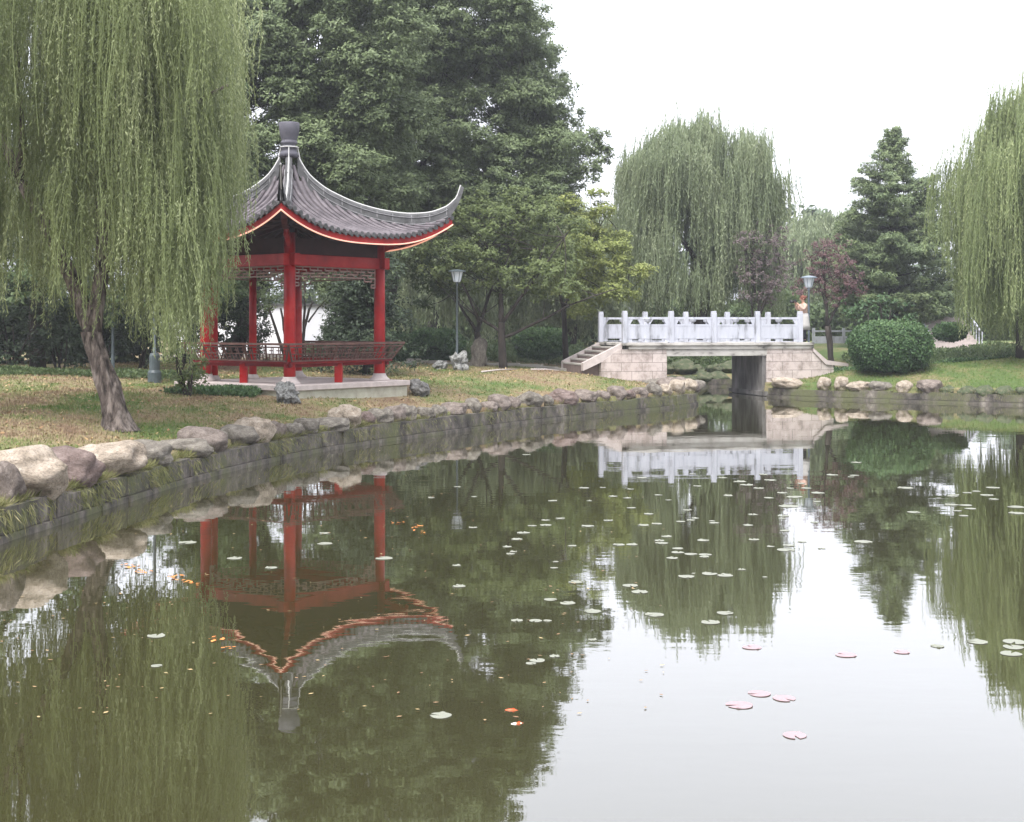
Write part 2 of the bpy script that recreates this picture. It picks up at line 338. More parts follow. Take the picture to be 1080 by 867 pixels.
me = bpy.data.meshes.new('ground'); me.vertices.add(nx*ny)
me.vertices.foreach_set('co', np.stack([GXX, GYY, Z], -1).reshape(-1).astype(np.float32))
ii = np.arange(nx*ny).reshape(nx, ny); fq = np.stack([ii[:-1,:-1], ii[1:,:-1], ii[1:,1:], ii[:-1,1:]], -1).reshape(-1, 4)
me.loops.add(fq.size); me.loops.foreach_set('vertex_index', fq.reshape(-1).astype(np.int32))
me.polygons.add(len(fq)); me.polygons.foreach_set('loop_start', np.arange(0, fq.size, 4, dtype=np.int32)); me.polygons.foreach_set('use_smooth', np.ones(len(fq), bool))
me.materials.append(MAT['soil']); me.update(calc_edges=True); tag(link('ground', me), 'patchy green and straw coloured lawn and soil around the pond', kind='structure')
mb = MB(); mb.add([(-60,-3,0),(60,-3,0),(60,60,0),(-60,60,0)], [(0,1,2,3)])
tag(mb.build('water', MAT['water']), 'murky green pond water with still reflections', kind='structure')

# waterline resampled
def resample(poly, step, closed=True):
    p = np.vstack([poly, poly[:1]]) if closed else np.asarray(poly)
    d = np.r_[0, np.cumsum(np.linalg.norm(np.diff(p, axis=0), axis=1))]; n = int(d[-1]/step); s = np.linspace(0, d[-1], n)
    return np.stack([np.interp(s, d, p[:,0]), np.interp(s, d, p[:,1])], 1)
LINE = resample(POLY, .05)
TAN = unit(np.roll(LINE, -3, 0)-np.roll(LINE, 3, 0)); NOR = np.stack([-TAN[:,1], TAN[:,0]], 1)  # outward?
if sdf(LINE[:1,0]+NOR[:1,0]*.2, LINE[:1,1]+NOR[:1,1]*.2)[0] < 0: NOR = -NOR
def at_px(px, lo, hi, off=0.):
    """point of the bank, between depths lo..hi, that projects to px"""
    q = LINE+NOR*off; pxx = CX+F*q[:,0]/q[:,1]; ok = (q[:,1] > lo) & (q[:,1] < hi)
    idx = np.where(ok)[0]; return idx[np.argmin(abs(pxx[idx]-px))]

def build_wall(i0, i1, label, blk=1.25, top=.36, skip=None):
    up, lo_ = MB(), MB(); i = i0
    while i < i1:
        step = int(blk*random.uniform(.7, 1.2)/.05); j = min(i+step, i1)
        a, b = LINE[i], LINE[j-1] if j-i > 2 else LINE[j]; na, nb = NOR[i], NOR[j]
        tz = top+random.uniform(-.035, .02); o = random.uniform(-.02, .02)
        for (z0, z1, f, m_) in ((.085, tz, .0+o, up), (-.3, .075, -.05+o*.5, lo_)):
            ks = np.linspace(i, j, 4).astype(int); vs = []
            for k in ks:
                p, n_ = LINE[k], NOR[k]; q0 = p+n_*(f+random.uniform(-.018,.018)); q1 = p+n_*.5
                vs += [(q0[0],q0[1],z0),(q0[0],q0[1],z1),(q1[0],q1[1],z1),(q1[0],q1[1],z0)]
            fs = []
            for k in range(3):
                for e in range(4): fs.append((k*4+e, k*4+(e+1)%4, (k+1)*4+(e+1)%4, (k+1)*4+e))
            fs += [(0,1,2,3),(15,14,13,12)]
            m_.add(vs, fs)
        i = j
    t_ = thing('retaining_wall', label, 'wall')
    up.build('block_course', MAT['wall'], t_); lo_.build('footing', MAT['wall'], t_)
iL0 = int(np.argmin(abs(LINE[:,1]-9)+abs(LINE[:,0]+6.4)*3)); iL1 = int(np.argmin(abs(LINE[:,1]-45.3)+abs(LINE[:,0]-5.2)*3))
iR0 = int(np.argmin(abs(LINE[:,1]-46.2)+abs(LINE[:,0]-8.6)*3)); iR1 = int(np.argmin(abs(LINE[:,1]-32)+abs(LINE[:,0]-30.5)*3))
iB0 = int(np.argmin(abs(LINE[:,1]-47.8)+abs(LINE[:,0]-4.85)*3)); iB1 = int(np.argmin(abs(LINE[:,1]-49.9)+abs(LINE[:,0]-10.5)*3))
build_wall(iL0, iL1, 'dark block retaining wall curving along the left bank under the stones')
build_wall(iR0, iR1, 'low brown mossy wall along the right bank', top=.30)
build_wall(iB0, iB1, 'low wall of the channel behind the bridge', top=.3)

# ---------------------------------------------------------------- rocks
def rock_mesh(name, mat, seed, rough=.16, freq=1.3, sub=3, flat=.0):
    bm = bmesh.new(); bmesh.ops.create_icosphere(bm, subdivisions=sub, radius=1)
    for v in bm.verts:
        p = v.co.normalized(); q = p*freq+Vector((seed*3.1, seed*1.7, seed*.9))
        k = 1+rough*2.3*noise.noise(q)+rough*.7*noise.noise(q*2.7)+rough*.25*noise.noise(q*7)
        # squarish
        mx_ = max(abs(p.x), abs(p.y), abs(p.z)); k *= .84+.16*(1/mx_)**.8
        v.co = p*k
    rs_ = random.Random(seed*13+5)
    for _ in range(7 if rough > .1 else 0):
        nn_ = Vector([rs_.gauss(0,1) for _ in range(3)]).normalized(); dd_ = rs_.uniform(.80, 1.0)
        for v in bm.verts:
            e_ = v.co.dot(nn_)-dd_
            if e_ > 0: v.co -= nn_*e_*.82
    me = bpy.data.meshes.new(name); bm.to_mesh(me); bm.free(); me.materials.append(mat)
    me.polygons.foreach_set('use_smooth', [True]*len(me.polygons)); return me
RM = ['stone', 'stone_cream', 'stone_purple', 'stone_pink', 'stone_moss']
CN = {'stone':'grey', 'stone_cream':'cream coloured', 'stone_purple':'purplish brown', 'stone_pink':'pinkish grey', 'stone_moss':'dark mossy'}
PROT = {k: [rock_mesh('stone', MAT[k], i*7+j, .15, 1.3, 4) for j in range(7)] for i, k in enumerate(RM)}
def ordn(n): return '%d%s' % (n, {1:'st',2:'nd',3:'rd'}.get(n % 10 if n % 100 not in (11,12,13) else 0, 'th'))
def stone(x, y, z, w_, d_, h_, k, label, group, rz=None, me=None):
    o = link('bank_stone', me or random.choice(PROT[k]), None, (x, y, z+h_*.42)); o.scale = (w_/2, d_/2, h_/2)
    o.rotation_euler = (random.uniform(-.12,.12), random.uniform(-.12,.12), random.uniform(-.5,.5) if rz is None else rz)
    tag(o, label, 'stone', group); return o
z7 = lambda a, b, c, d: (260+a*.4444, 260+b*.4444, 400+c*.4444, 400+d*.4444)
LS = [(-14,22,500,546,'stone_pink'),(-6,77,480,532,'stone_cream'),(50,107,474,515,'stone_purple'),(88,150,473,509,'stone_cream'),(137,180,469,497,'stone'),(176,226,468,488,'stone'),
      (196,240,455,478,'stone_pink'),(204,240,466,484,'stone'),(238,271,459,478,'stone'),(251,287,452,474,'stone_cream')]
for a in [(0,55,118,160),(45,90,112,148),(85,130,120,148),(112,172,106,140),(165,240,108,134),(205,272,80,126),(262,305,108,136),(290,345,90,122),(330,378,84,118),(360,402,70,104),
          (400,444,82,108),(438,474,76,102),(470,522,70,98),(520,557,58,90),(555,597,66,88),(577,624,48,82),(615,648,55,80),(645,702,44,76),(700,727,52,74),(725,787,40,70),(785,832,40,66),
          (830,862,40,62),(860,900,28,58),(893,922,38,56),(918,952,30,54),(948,985,20,48),(980,1010,18,42),(1003,1040,8,38),(1030,1068,8,36),(1046,1070,14,40)]:
    LS.append((*z7(*a), random.choice(['stone','stone_pink','stone_cream','stone','stone_purple','stone_pink'])))
for n_, (x0, x1, y0, y1, k) in enumerate(LS):
    i = at_px((x0+x1)/2, 12, 43, .24); q = LINE[i]+NOR[i]*.24; Y = q[1]; s_ = Y/F
    w_ = (x1-x0)*s_*1.2; h_ = max((y1-y0)*s_*(1.12 if n_ < 6 else 1.35), .30); w_ = min(w_, 1.1)
    q = LINE[i]+NOR[i]*min(.2+w_*.12, .34)
    near = n_ < 6
    stone(q[0], q[1], .33, w_, w_*random.uniform(.8,1.0), h_, k,
          '%s stone, %s from the left end of the row on the left bank' % (CN[k], ordn(n_+1)), 'stones edging the left bank')
# short run of stones turning round the end of the bank towards the bridge
for n_, (x, y, w_, h_) in enumerate([(5.75,42.0,.75,.42),(5.95,42.9,.8,.38),(5.75,43.9,.75,.44),(5.35,44.7,.7,.4),(4.9,43.3,.9,.42),(5.2,42.5,.7,.45)]):
    k = ['stone_pink','stone','stone_pink'][n_ % 3]
    stone(x-.35, y, .34, w_, w_, h_, k, '%s stone heaped at the far tip of the left bank, %s towards the bridge' % (CN[k], ordn(n_+1)), 'stones at the tip of the left bank')
for n_, (x0, x1, y0, y1, k) in enumerate([(813,850,399,411,'stone_cream'),(862,877,397,410,'stone_cream'),(880,896,398,412,'stone_cream'),(893,918,404,414,'stone_cream'),(919,940,402,413,'stone'),(945,963,401,413,'stone_cream'),(967,993,400,414,'stone_pink'),
        (993,1010,406,417,'stone_moss'),(1010,1030,407,418,'stone_moss'),(1028,1050,407,419,'stone_moss'),(1050,1070,408,420,'stone_moss'),(1070,1092,408,421,'stone_moss')]):
    i = at_px((x0+x1)/2, 39, 46.5, .25); q = LINE[i]+NOR[i]*.25; s_ = q[1]/F
    stone(q[0], q[1], .28 if k != 'stone_moss' else .2, (x1-x0)*s_, (x1-x0)*s_*.8, (y1-y0)*s_*1.15, k, '%s stone, %s from the bridge in the row on the right bank' % (CN[k], ordn(n_+1)), 'stones edging the right bank', rz=random.uniform(-.2,.2))
# rocks of the channel bank seen under the bridge
nn = 0
for i in range(iB0, iB1, 13):
    p = LINE[i]+NOR[i]*random.uniform(.1, .5); 
    if p[0] > 9: continue
    for lv in range(2):
        nn += 1; s_ = random.uniform(.6, 1.05); k = 'stone_moss'
        stone(p[0]+NOR[i][0]*lv*.5, p[1]+NOR[i][1]*lv*.5, .1+lv*.38, s_, s_*.9, s_*.62, k, '%s rock in the bank behind the bridge, %s along it' % (CN[k], ordn(nn)), 'rocks of the channel bank')
def bigrock(px, py_bot, wpx, hpx, Y, mat, label, name='rock', seed=1, rough=.3, freq=1.6, zoff=0):
    p = P(px, py_bot, Y); me = rock_mesh(name, MAT[mat], seed, rough, freq, 4)
    z = gh(p.x, Y); o = link(name, me, None, (p.x, Y, z+hpx*Y/F*.42+zoff)); o.scale = (wpx*Y/F/2, wpx*Y/F/2*.8, hpx*Y/F/2*1.15); o.rotation_euler = (0,0,seed)
    return tag(o, label, 'rock')
bigrock(302, 422, 25, 20, 29.6, 'rock_white', 'jagged pale rock standing in the grass before the front column of the pavilion', 'rockery_stone', 3, .5, 2.2, .03)
bigrock(443, 405, 26, 16, 33.6, 'rock_dark', 'dark grey boulder beside the right corner of the pavilion platform', 'boulder', 5, .3)
bigrock(485, 388, 21, 18, 44.2, 'rock_white', 'pale jagged rock at the foot of the lamp post left of the small tree', 'rockery_stone', 8, .45, 2.4)
bigrock(463, 386, 14, 9, 44.0, 'rock_white', 'small pale rock left of the lamp post', 'rockery_stone', 9, .4, 2)
bigrock(505, 384, 17, 31, 47.5, 'stone', 'tall upright brown grey stone beside the dark trunk', 'standing_stone', 12, .2)
bigrock(434, 383, 12, 6, 46.0, 'rock_white', 'low pale rock before the left round hedge', 'rockery_stone', 14, .4, 2)

# ---------------------------------------------------------------- path, kerbs
def strip(name, mat, pts, wid, dz, label, kerb=None):
    """paved strip following the terrain"""
    p = resample(np.array(pts, float), .4, False); tn = unit(np.gradient(p, axis=0)); nr = np.stack([-tn[:,1], tn[:,0]], 1); rows = []
    for q, n_ in zip(p, nr):
        row = []
        for k in np.linspace(-wid/2, wid/2, 6):
            x, y = q+n_*k; row.append((x, y, gh(x, y)+dz))
        rows.append(row)
    mb = MB(); mb.grid(rows); o = mb.build(name, mat); tag(o, label, kind='structure')
strip('path', MAT['path'], [(-14,53.5),(-6,52.2),(-1,51.2),(1.8,49.2),(2.6,47.2)], 1.7, .03, 'pale paved path behind the small trees')
strip('path_right', MAT['path'], [(9.6,48.6),(11.5,50.0),(15,50.4),(24,50)], 1.2, .03, 'pale paved path leaving the bridge to the right')
def kerb(pts, label, h_=.12):
    p = resample(np.array(pts, float), .9, False); mb = MB()
    for a, b in zip(p[:-1], p[1:]):
        m_ = (a+b)/2; z = gh(*m_); L = np.linalg.norm(b-a)
        mb.box((m_[0], m_[1], z+h_/2-.05), (L-.012, .16, h_+.1), math.atan2(b[1]-a[1], b[0]-a[0]))
    tag(mb.build('stone_kerb', MAT['path'], bevel=.008), label, 'kerb')
kerb([(-14,52.5),(-6,51.2),(-1.2,50.2),(1.3,48.6),(1.9,47.0)], 'low pale kerb running behind the small tree to the bridge steps', .13)
kerb([(9.9,47.9),(11.6,49.3),(15,49.7),(24,49.3)], 'low pale kerb along the path behind the round bush', .13)

# ---------------------------------------------------------------- pavilion
PC = Vector((-5.24, 32.95, 0)); PHI = math.atan2(.24, 2.04)     # rotation so that one corner faces the camera
# local frame: x', y' axes along the sides; corners on the diagonals
pav = thing('pavilion', 'red Chinese pavilion with curved grey tile roof and upturned corners on the left bank', 'pavilion', PC, R(45)-(-PHI) if False else 0)
def dg(k, r):   # k-th diagonal direction 0 front,1 right,2 back,3 left ; local coords (unrotated)
    a = math.atan2(-2.04, .24)+k*math.pi/2; return Vector((r*math.cos(a), r*math.sin(a), 0))
RC = 2.055; FZ = 1.08
mb = MB(); c = [dg(k, 2.80) for k in range(4)]
mb.add([v+Vector((0,0,.955)) for v in c]+[v+Vector((0,0,FZ)) for v in c], [(3,2,1,0),(4,5,6,7)]+[(k,(k+1)%4,(k+1)%4+4,k+4) for k in range(4)])
mb.build('platform', MAT['plinth'], pav, bevel=.01)
mb = MB(); c = [dg(k, 2.72) for k in range(4)]
mb.add([v+Vector((0,0,.3)) for v in c]+[v+Vector((0,0,.955)) for v in c], [(3,2,1,0),(4,5,6,7)]+[(k,(k+1)%4,(k+1)%4+4,k+4) for k in range(4)])
mb.build('platform_base', MAT['plinth_side'], pav)
for k in range(4):
    p = dg(k, RC)
    mb = MB(); mb.lathe([(.135,0),(.138,.5),(.132,1.6),(.128,3.25)], p+Vector((0,0,1.24)), 20)
    col_ = mb.build('column', MAT['red'], pav, True)
    mb = MB(); mb.lathe([(.255,0),(.25,.03),(.19,.08),(.16,.13),(.15,.17)], p+Vector((0,0,FZ)), 20); mb.build('column_base', MAT['marble'] if 0 else MAT['plinth'], col_, True)
for f_ in (.06, .5):   # slim posts of the open back side (left corner -> back corner)
    p = dg(3, RC).lerp(dg(2, RC), f_)+(Vector((0,.25,0)) if f_ < .1 else Vector((0,0,0)))
    mb = MB(); mb.lathe([(.095,0),(.09,2.6)], p+Vector((0,0,1.2)), 16); o = mb.build('slim_post', MAT['red'], pav, True)
    mb = MB(); mb.lathe([(.17,0),(.15,.05),(.11,.12)], p+Vector((0,0,FZ)), 16); mb.build('post_base', MAT['plinth'], o, True)
for k in range(4):
    a, b = dg(k, RC), dg((k+1) % 4, RC); d = (b-a).normalized(); nrm = Vector((d.y, -d.x, 0)); L = (b-a).length
    up = Vector((0,0,1))
    mb = MB(); mb.bar(a-d*.26+up*(3.885+.003*k), b+d*.26+up*(3.885+.003*k), .17, .265)
    mb.build('beam', MAT['red'], pav, bevel=.01)
    mb = MB(); mb.bar(a+up*4.2, b+up*4.2, .09, .36); mb.build('shade_board', MAT['soffit'], pav)  # dark board added above the beam to stand in for the shade there
    # hanging lattice
    mb = MB(); t0, t1 = .16, L-.16; zt = 3.74
    nb = 22; st = (t1-t0)/nb
    hz = lambda x: .22 if abs(x/L-.5) < .30 else (.31 if abs(x/L-.5) < .38 else .42)
    def B(x0, z0, x1, z1): mb.bar(a+d*x0+up*z0, a+d*x1+up*z1, .028, .028)
    B(t0, zt, t1, zt)
    for i in range(nb+1):
        x = t0+i*st; h_ = hz(x)
        rows = int(round(h_/.073))
        for r_ in range(rows):
            if (i+r_) % 2 == 0 or i in (0, nb): B(x, zt-r_*.073, x, zt-(r_+1)*.073)
            if i < nb and (r_ < int(round(hz(x+st)/.073)) or 1): 
                if (i+r_*2) % 4 != 3 or r_ == rows-1:
                    if r_+1 <= min(rows, int(round(hz(x+st)/.073))) : B(x, zt-(r_+1)*.073, x+st, zt-(r_+1)*.073)
    mb.build('hanging_lattice', MAT['lattice'], pav)
    if k == 2: continue
    # bench: k=0 front-right, 1 back-right, 3 left-front
    e0, e1 = (.32, .32)
    mb = MB(); mb.bar(a-d*e0*.6+nrm*.06+up*1.56, b+d*e1*.6+nrm*.06+up*1.565, .36, .045)
    mb.bar(a-d*e0*.6+nrm*.1+up*1.49, b+d*e1*.6+nrm*.1+up*1.51, .05, .07)
    s_ = mb.build('bench_seat', MAT['benchred'], pav)
    mb = MB(); p = (a+b)/2+nrm*.08; mb.bar(p+up*FZ, p+up*1.53, .17); mb.build('bench_leg', MAT['red'], pav)
    # leaning backrest
    o0, o1 = nrm*.25+up*1.60, nrm*.42+up*1.985
    A0, B0 = a-d*e0*.5, b+d*e1*.5; A1, B1 = a-d*.42, b+d*.42
    pt = lambda s, h_: (A0.lerp(B0, s)+o0).lerp(A1.lerp(B1, s)+o1, h_)
    mb = MB()
    mb.bar(pt(0,1), pt(1,1), .06, .05); mb.bar(pt(0,.82), pt(1,.82), .035, .03); mb.bar(pt(0,.02), pt(1,.02), .035, .03)
    mb.bar(pt(0,.42), pt(1,.42), .025, .022)
    N = 30
    for i in range(N+1):
        s = i/N; mb.bar(pt(s,0), pt(s,.42 if i % 2 else .82), .024)
        if i % 2 and i < N: mb.bar(pt(s,.62), pt(s+1/N,.62), .022); mb.bar(pt(s+.5/N,.42), pt(s+.5/N,.82), .02)
        if i % 6 == 0: mb.bar(pt(s,0), pt(s,1), .04)
        if i % 2 == 0 and i < N: mb.bar(pt(s,.22), pt(s+1/N,.22), .02)
    mb.build('backrest', MAT['brown'], pav)
# roof
ROFF = Vector((-.10, 0, 0))
def interp(x, tab): return float(np.interp(x, [q[0] for q in tab], [q[1] for q in tab]))
def smooth_tab(tab, n=60):
    xs = np.linspace(tab[0][0], tab[-1][0], n); X_ = np.array([q[0] for q in tab]); Y_ = np.array([q[1] for q in tab])
    # monotone-ish cubic hermite
    m_ = np.gradient(Y_, X_); out = []
    for x in xs:
        i = min(max(np.searchsorted(X_, x)-1, 0), len(X_)-2); h_ = X_[i+1]-X_[i]; t_ = (x-X_[i])/h_
        out.append((x, (2*t_**3-3*t_**2+1)*Y_[i]+(t_**3-2*t_**2+t_)*h_*m_[i]+(-2*t_**3+3*t_**2)*Y_[i+1]+(t_**3-t_**2)*h_*m_[i+1]))
    return out
HIP = smooth_tab([(.1,6.45),(.2,6.2),(.41,5.85),(.73,5.53),(1.23,5.23),(1.7,5.04),(2.37,4.87),(3.0,4.81),(3.5,4.88),(3.9,5.05)])
MID = smooth_tab([(.07,6.42),(.15,6.15),(.3,5.80),(.52,5.48),(.87,5.17),(1.2,4.97),(1.68,4.74),(2.12,4.59),(2.72,4.45),(2.9,4.42)])
TOPR = smooth_tab([(.16,6.52),(.41,6.1),(.73,5.79),(1.23,5.50),(1.706,5.31),(2.367,5.15),(3.01,5.10),(3.59,5.20),(3.9,5.38),(4.07,5.62),(4.13,5.84)])
DE = 2.74; SQ = math.sqrt(2)
def rz_(d, u):
    s = min(abs(u)/max(d, 1e-6), 1); zm = interp(d, MID); zh = interp(d*SQ, HIP); return zm+(zh-zm)*s**2.7
def eave_out(u): return DE+.06*(abs(u)/DE)**3
for k in range(4):
    A, B_ = dg(k, 1), dg((k+1) % 4, 1); n_ = ((A+B_)/2).normalized(); l_ = (B_-A).normalized(); up = Vector((0,0,1))
    mb = MB(); rows = []
    for d in np.linspace(.1, 1, 26):
        rows.append([ROFF+n_*(d*eave_out(s*DE))+l_*(s*d*(DE+.06*abs(s)**3))+up*(rz_(d*DE, s*d*DE)) for s in np.linspace(-1, 1, 41)])
    mb.grid(rows); 
    nr_ = 29; sp_ = 2*DE/nr_
    for i in range(nr_):
        u = -DE+(i+.5)*sp_; d0 = max(abs(u)+.02, .14)
        if d0 > DE-.08: continue
        pts = [ROFF+n_*d*(eave_out(u)/DE if d > DE*.9 else 1)+l_*u+up*(rz_(d, u)+.03) for d in np.linspace(d0, DE, max(3, int((DE-d0)*7)))]
        pts.append(pts[-1]+(pts[-1]-pts[-2]).normalized()*.05)
        mb.tube(pts, .05, 7)
        # tile joint lips
    sl = mb.build('tile_slope', MAT['tile'], pav, False)
    # drip tile ends
    mb = MB()
    for i in range(nr_):
        u = -DE+(i+.5)*sp_; e = eave_out(u)+.055
        if abs(u) > DE-.05: continue
        p = ROFF+n_*e+l_*u+up*(rz_(DE, u)+.015)
        mb.tube([p, p+n_*.02], .06, 8)
    for i in range(nr_+1):
        u = max(-DE+.02, min(DE-.02, -DE+i*sp_)); e = eave_out(u)+.02; p = ROFF+n_*e+l_*u+up*(rz_(DE, u)-.015)
        mb.add([p-l_*.06+up*.02, p+l_*.06+up*.02, p+l_*.03-up*.05+n_*.012, p-l_*.03-up*.05+n_*.012], [(0,1,2,3)])
    mb.build('tile_ends', MAT['ridge'], sl)
    # red fascia, warm lamp tube under it, soffit
    mb = MB(); S_ = np.linspace(-1, 1, 49); e_in = .03
    f = lambda s, off, dz: ROFF+n_*(eave_out(s*DE)-off)+l_*(s*(DE+.06*abs(s)**3-off))+up*(rz_(DE, s*DE)+dz)
    top_, bot, ib, it = [f(s,.03,-.035) for s in S_], [f(s,.03,-.17) for s in S_], [f(s,.09,-.17) for s in S_], [f(s,.09,-.035) for s in S_]
    mb.grid([top_, bot, ib, it, top_]); mb.build('eave_board', MAT['red'], pav)
    mb = MB(); mb.tube([f(s,.02,-.185) for s in S_], .017, 6); mb.build('eave_light_tube', MAT['tube_o'], pav)
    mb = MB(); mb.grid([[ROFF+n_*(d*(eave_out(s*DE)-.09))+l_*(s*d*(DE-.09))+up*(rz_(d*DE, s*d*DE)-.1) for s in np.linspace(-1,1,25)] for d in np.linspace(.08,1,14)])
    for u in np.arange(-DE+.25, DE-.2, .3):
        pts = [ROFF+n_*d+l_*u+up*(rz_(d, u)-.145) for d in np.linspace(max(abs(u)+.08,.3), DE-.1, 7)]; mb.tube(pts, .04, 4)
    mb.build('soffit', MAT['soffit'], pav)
    # hip ridge
    dr = dg(k, 1); lat = Vector((-dr.y, dr.x, 0)); mb = MB(); mj = MB(); ml = MB(); rs = list(np.linspace(.2, 3.88, 40))+[3.95,4.0,4.05,4.09,4.12]
    rows = []; 
    for r_ in rs:
        zt = interp(r_, TOPR); zb = interp(min(r_, 3.85), HIP)-.05 if r_ < 3.88 else zt-.30+(r_-3.88)*1.05
        if r_ < .5: zb = zt-.4
        wd = .075 if r_ < 3.8 else max(.075-(r_-3.8)*.17, .018)
        rad = dr*r_; rb = dr*(r_+(.0 if r_ < 3.88 else (r_-3.88)*.35))
        rows.append([ROFF+rb-lat*wd*1.25+up*zb, ROFF+rad-lat*wd+up*(zt-.05), ROFF+rad-lat*wd*.6+up*zt, ROFF+rad+lat*wd*.6+up*zt, ROFF+rad+lat*wd+up*(zt-.05), ROFF+rb+lat*wd*1.25+up*zb])
    mb.grid(rows); mb.add(rows[-1], [(0,1,2,3,4,5)])
    rg = mb.build('hip_ridge', MAT['ridge'], pav)
    rr = .45
    while rr < 3.9:
        zt = interp(rr, TOPR); zb = interp(rr, HIP); q = ROFF+dr*rr
        mj.bar(q+up*(zb+.03), q+up*(zt-.03), .17, .022); rr += random.uniform(.36,.46)
    for sgn in (-1, 1):
        mj.tube([ROFF+dr*r_+lat*sgn*.088+up*(interp(r_, TOPR)-.09) for r_ in np.linspace(.35,3.8,30)], .012, 4)
        mj.tube([ROFF+dr*r_+lat*sgn*.098+up*(interp(r_, HIP)+.03) for r_ in np.linspace(.5,3.8,30)], .014, 4)
    mj.build('ridge_joint', MAT['mortar'], rg)
    ml.tube([ROFF+dr*r_+up*(interp(r_, TOPR)+.012) for r_ in rs], .019, 5); ml.build('ridge_light_tube', MAT['tube_w'], rg)
    # hip rafter and corner post
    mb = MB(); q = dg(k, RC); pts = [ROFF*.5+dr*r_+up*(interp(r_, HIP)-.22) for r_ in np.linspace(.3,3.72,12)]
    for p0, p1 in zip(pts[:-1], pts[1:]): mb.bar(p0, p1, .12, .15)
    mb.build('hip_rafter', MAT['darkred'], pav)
    mb = MB(); q2 = ROFF*.5+dr*2.75; mb.lathe([(.02,0),(.05,.05),(.06,.10),(.04,.16),(.05,.2),(.05,.3)], q2+up*4.32, 10); mb.bar(q+up*4.2, q2+up*4.5, .10, .16)
    mb.build('corner_bracket', MAT['red'], pav)
mb = MB(); mb.lathe([(.24,-.12),(.22,-.02),(.19,.02),(.185,.06),(.205,.08),(.205,.13),(.165,.15),(.165,.18),(.20,.2),(.20,.25),(.175,.27),(.185,.3),(.222,.42),(.243,.55),(.25,.68),(.235,.71),(.12,.72)], ROFF+Vector((0,0,6.55)), 24)
mb.build('finial', MAT['finial'], pav, True)
mb = MB(); mb.tube([ROFF+Vector((.215*math.cos(a), .215*math.sin(a), 6.67)) for a in np.linspace(0, 2*math.pi, 25)], .014, 5)
for k in range(4):
    mb.tube([ROFF+dg(k,.20)+Vector((0,0,6.67)), ROFF+dg(k,.26)+Vector((0,0,6.38)), ROFF+dg(k,.36)+Vector((0,0,6.2))], .012, 5)
mb.build('finial_light_tube', MAT['tube_w'], pav)
mb = MB(); mb.lathe([(.10,0),(.16,.1),(.16,.3),(.08,.36)], ROFF*.5+Vector((0,0,4.55)), 12)
for k in range(4): mb.bar(dg(k, RC)+Vector((0,0,4.16)), Vector((0,0,4.9)), .1, .14)
mb.build('roof_frame', MAT['darkred'], pav)

# ---------------------------------------------------------------- bridge
TH = R(14); BO = Vector((6.4, 46.1, 0)); cu, su = math.cos(TH), math.sin(TH); BW = 2.63
bridge = thing('stone_bridge', 'small flat stone bridge with white marble balustrades over the narrow channel', 'bridge', BO, TH)
def ub(px, v=0):
    t_ = (px-CX)/F; return (t_*(BO.y+cu*v)-(BO.x-su*v))/(cu-t_*su)
u659, u844, uL, uR, u640, uE = ub(659), ub(844), ub(703), ub(808), ub(634), ub(857)
mb = MB(); mb.box(((u659-.12+uE)/2, BW/2, 1.765), (uE-u659+.12, BW+.3, .09)); mb.build('deck_slab', MAT['concrete'], bridge, bevel=.01)
mb = MB(); mb.box(((u659+uE)/2+.05, BW/2, 1.66), (uE-u659-.1, BW+.18, .115)); mb.build('deck_edge_course', MAT['concrete'], bridge)
mb = MB(); mb.box(((uL+uR)/2, BW/2, 1.485), (uR-uL+.02, BW+.08, .235)); mb.build('deck_beam', MAT['concrete'], bridge)
def poly_block(mb, pts, v0, v1, shift=0):
    n = len(pts); vs = [(x, v0, z) for x, z in pts]+[(x+shift, v1, z) for x, z in pts]
    mb.add(vs, [tuple(range(n)), tuple(range(n, 2*n))[::-1]]+[(i, i+n, (i+1)%n+n, (i+1)%n) for i in range(n)])
mb = MB(); poly_block(mb, [(u640,-.2),(uL,-.2),(uL,1.60),(u659+.0,1.60),(u659-.25,1.60),(u640,1.17)], -.03, BW+.03); mb.build('left_abutment', MAT['granite'], bridge)
mb = MB(); poly_block(mb, [(uR,-.2),(uE+.9,-.2),(uE+.75,1.05),(uE+.35,1.3),(uE,1.60),(uR,1.60)], -.035, BW+.03); mb.build('right_abutment', MAT['granite'], bridge)
mb = MB(); mb.box((uR-.05, BW/2, .66), (.16, BW-.02, 1.40)); mb.box((uR+.0, BW/2-.05, .09), (.42, BW+.3, .14)); mb.build('abutment_facing', MAT['pier'], bridge)
mb = MB(); poly_block(mb, [(uE-.02,1.62),(uE+.5,1.2),(uE+1.3,1.08),(uE+1.3,.98),(uE+.45,1.05),(uE-.02,1.5)], -.1, .12); mb.build('wing_coping', MAT['plinth'], bridge)
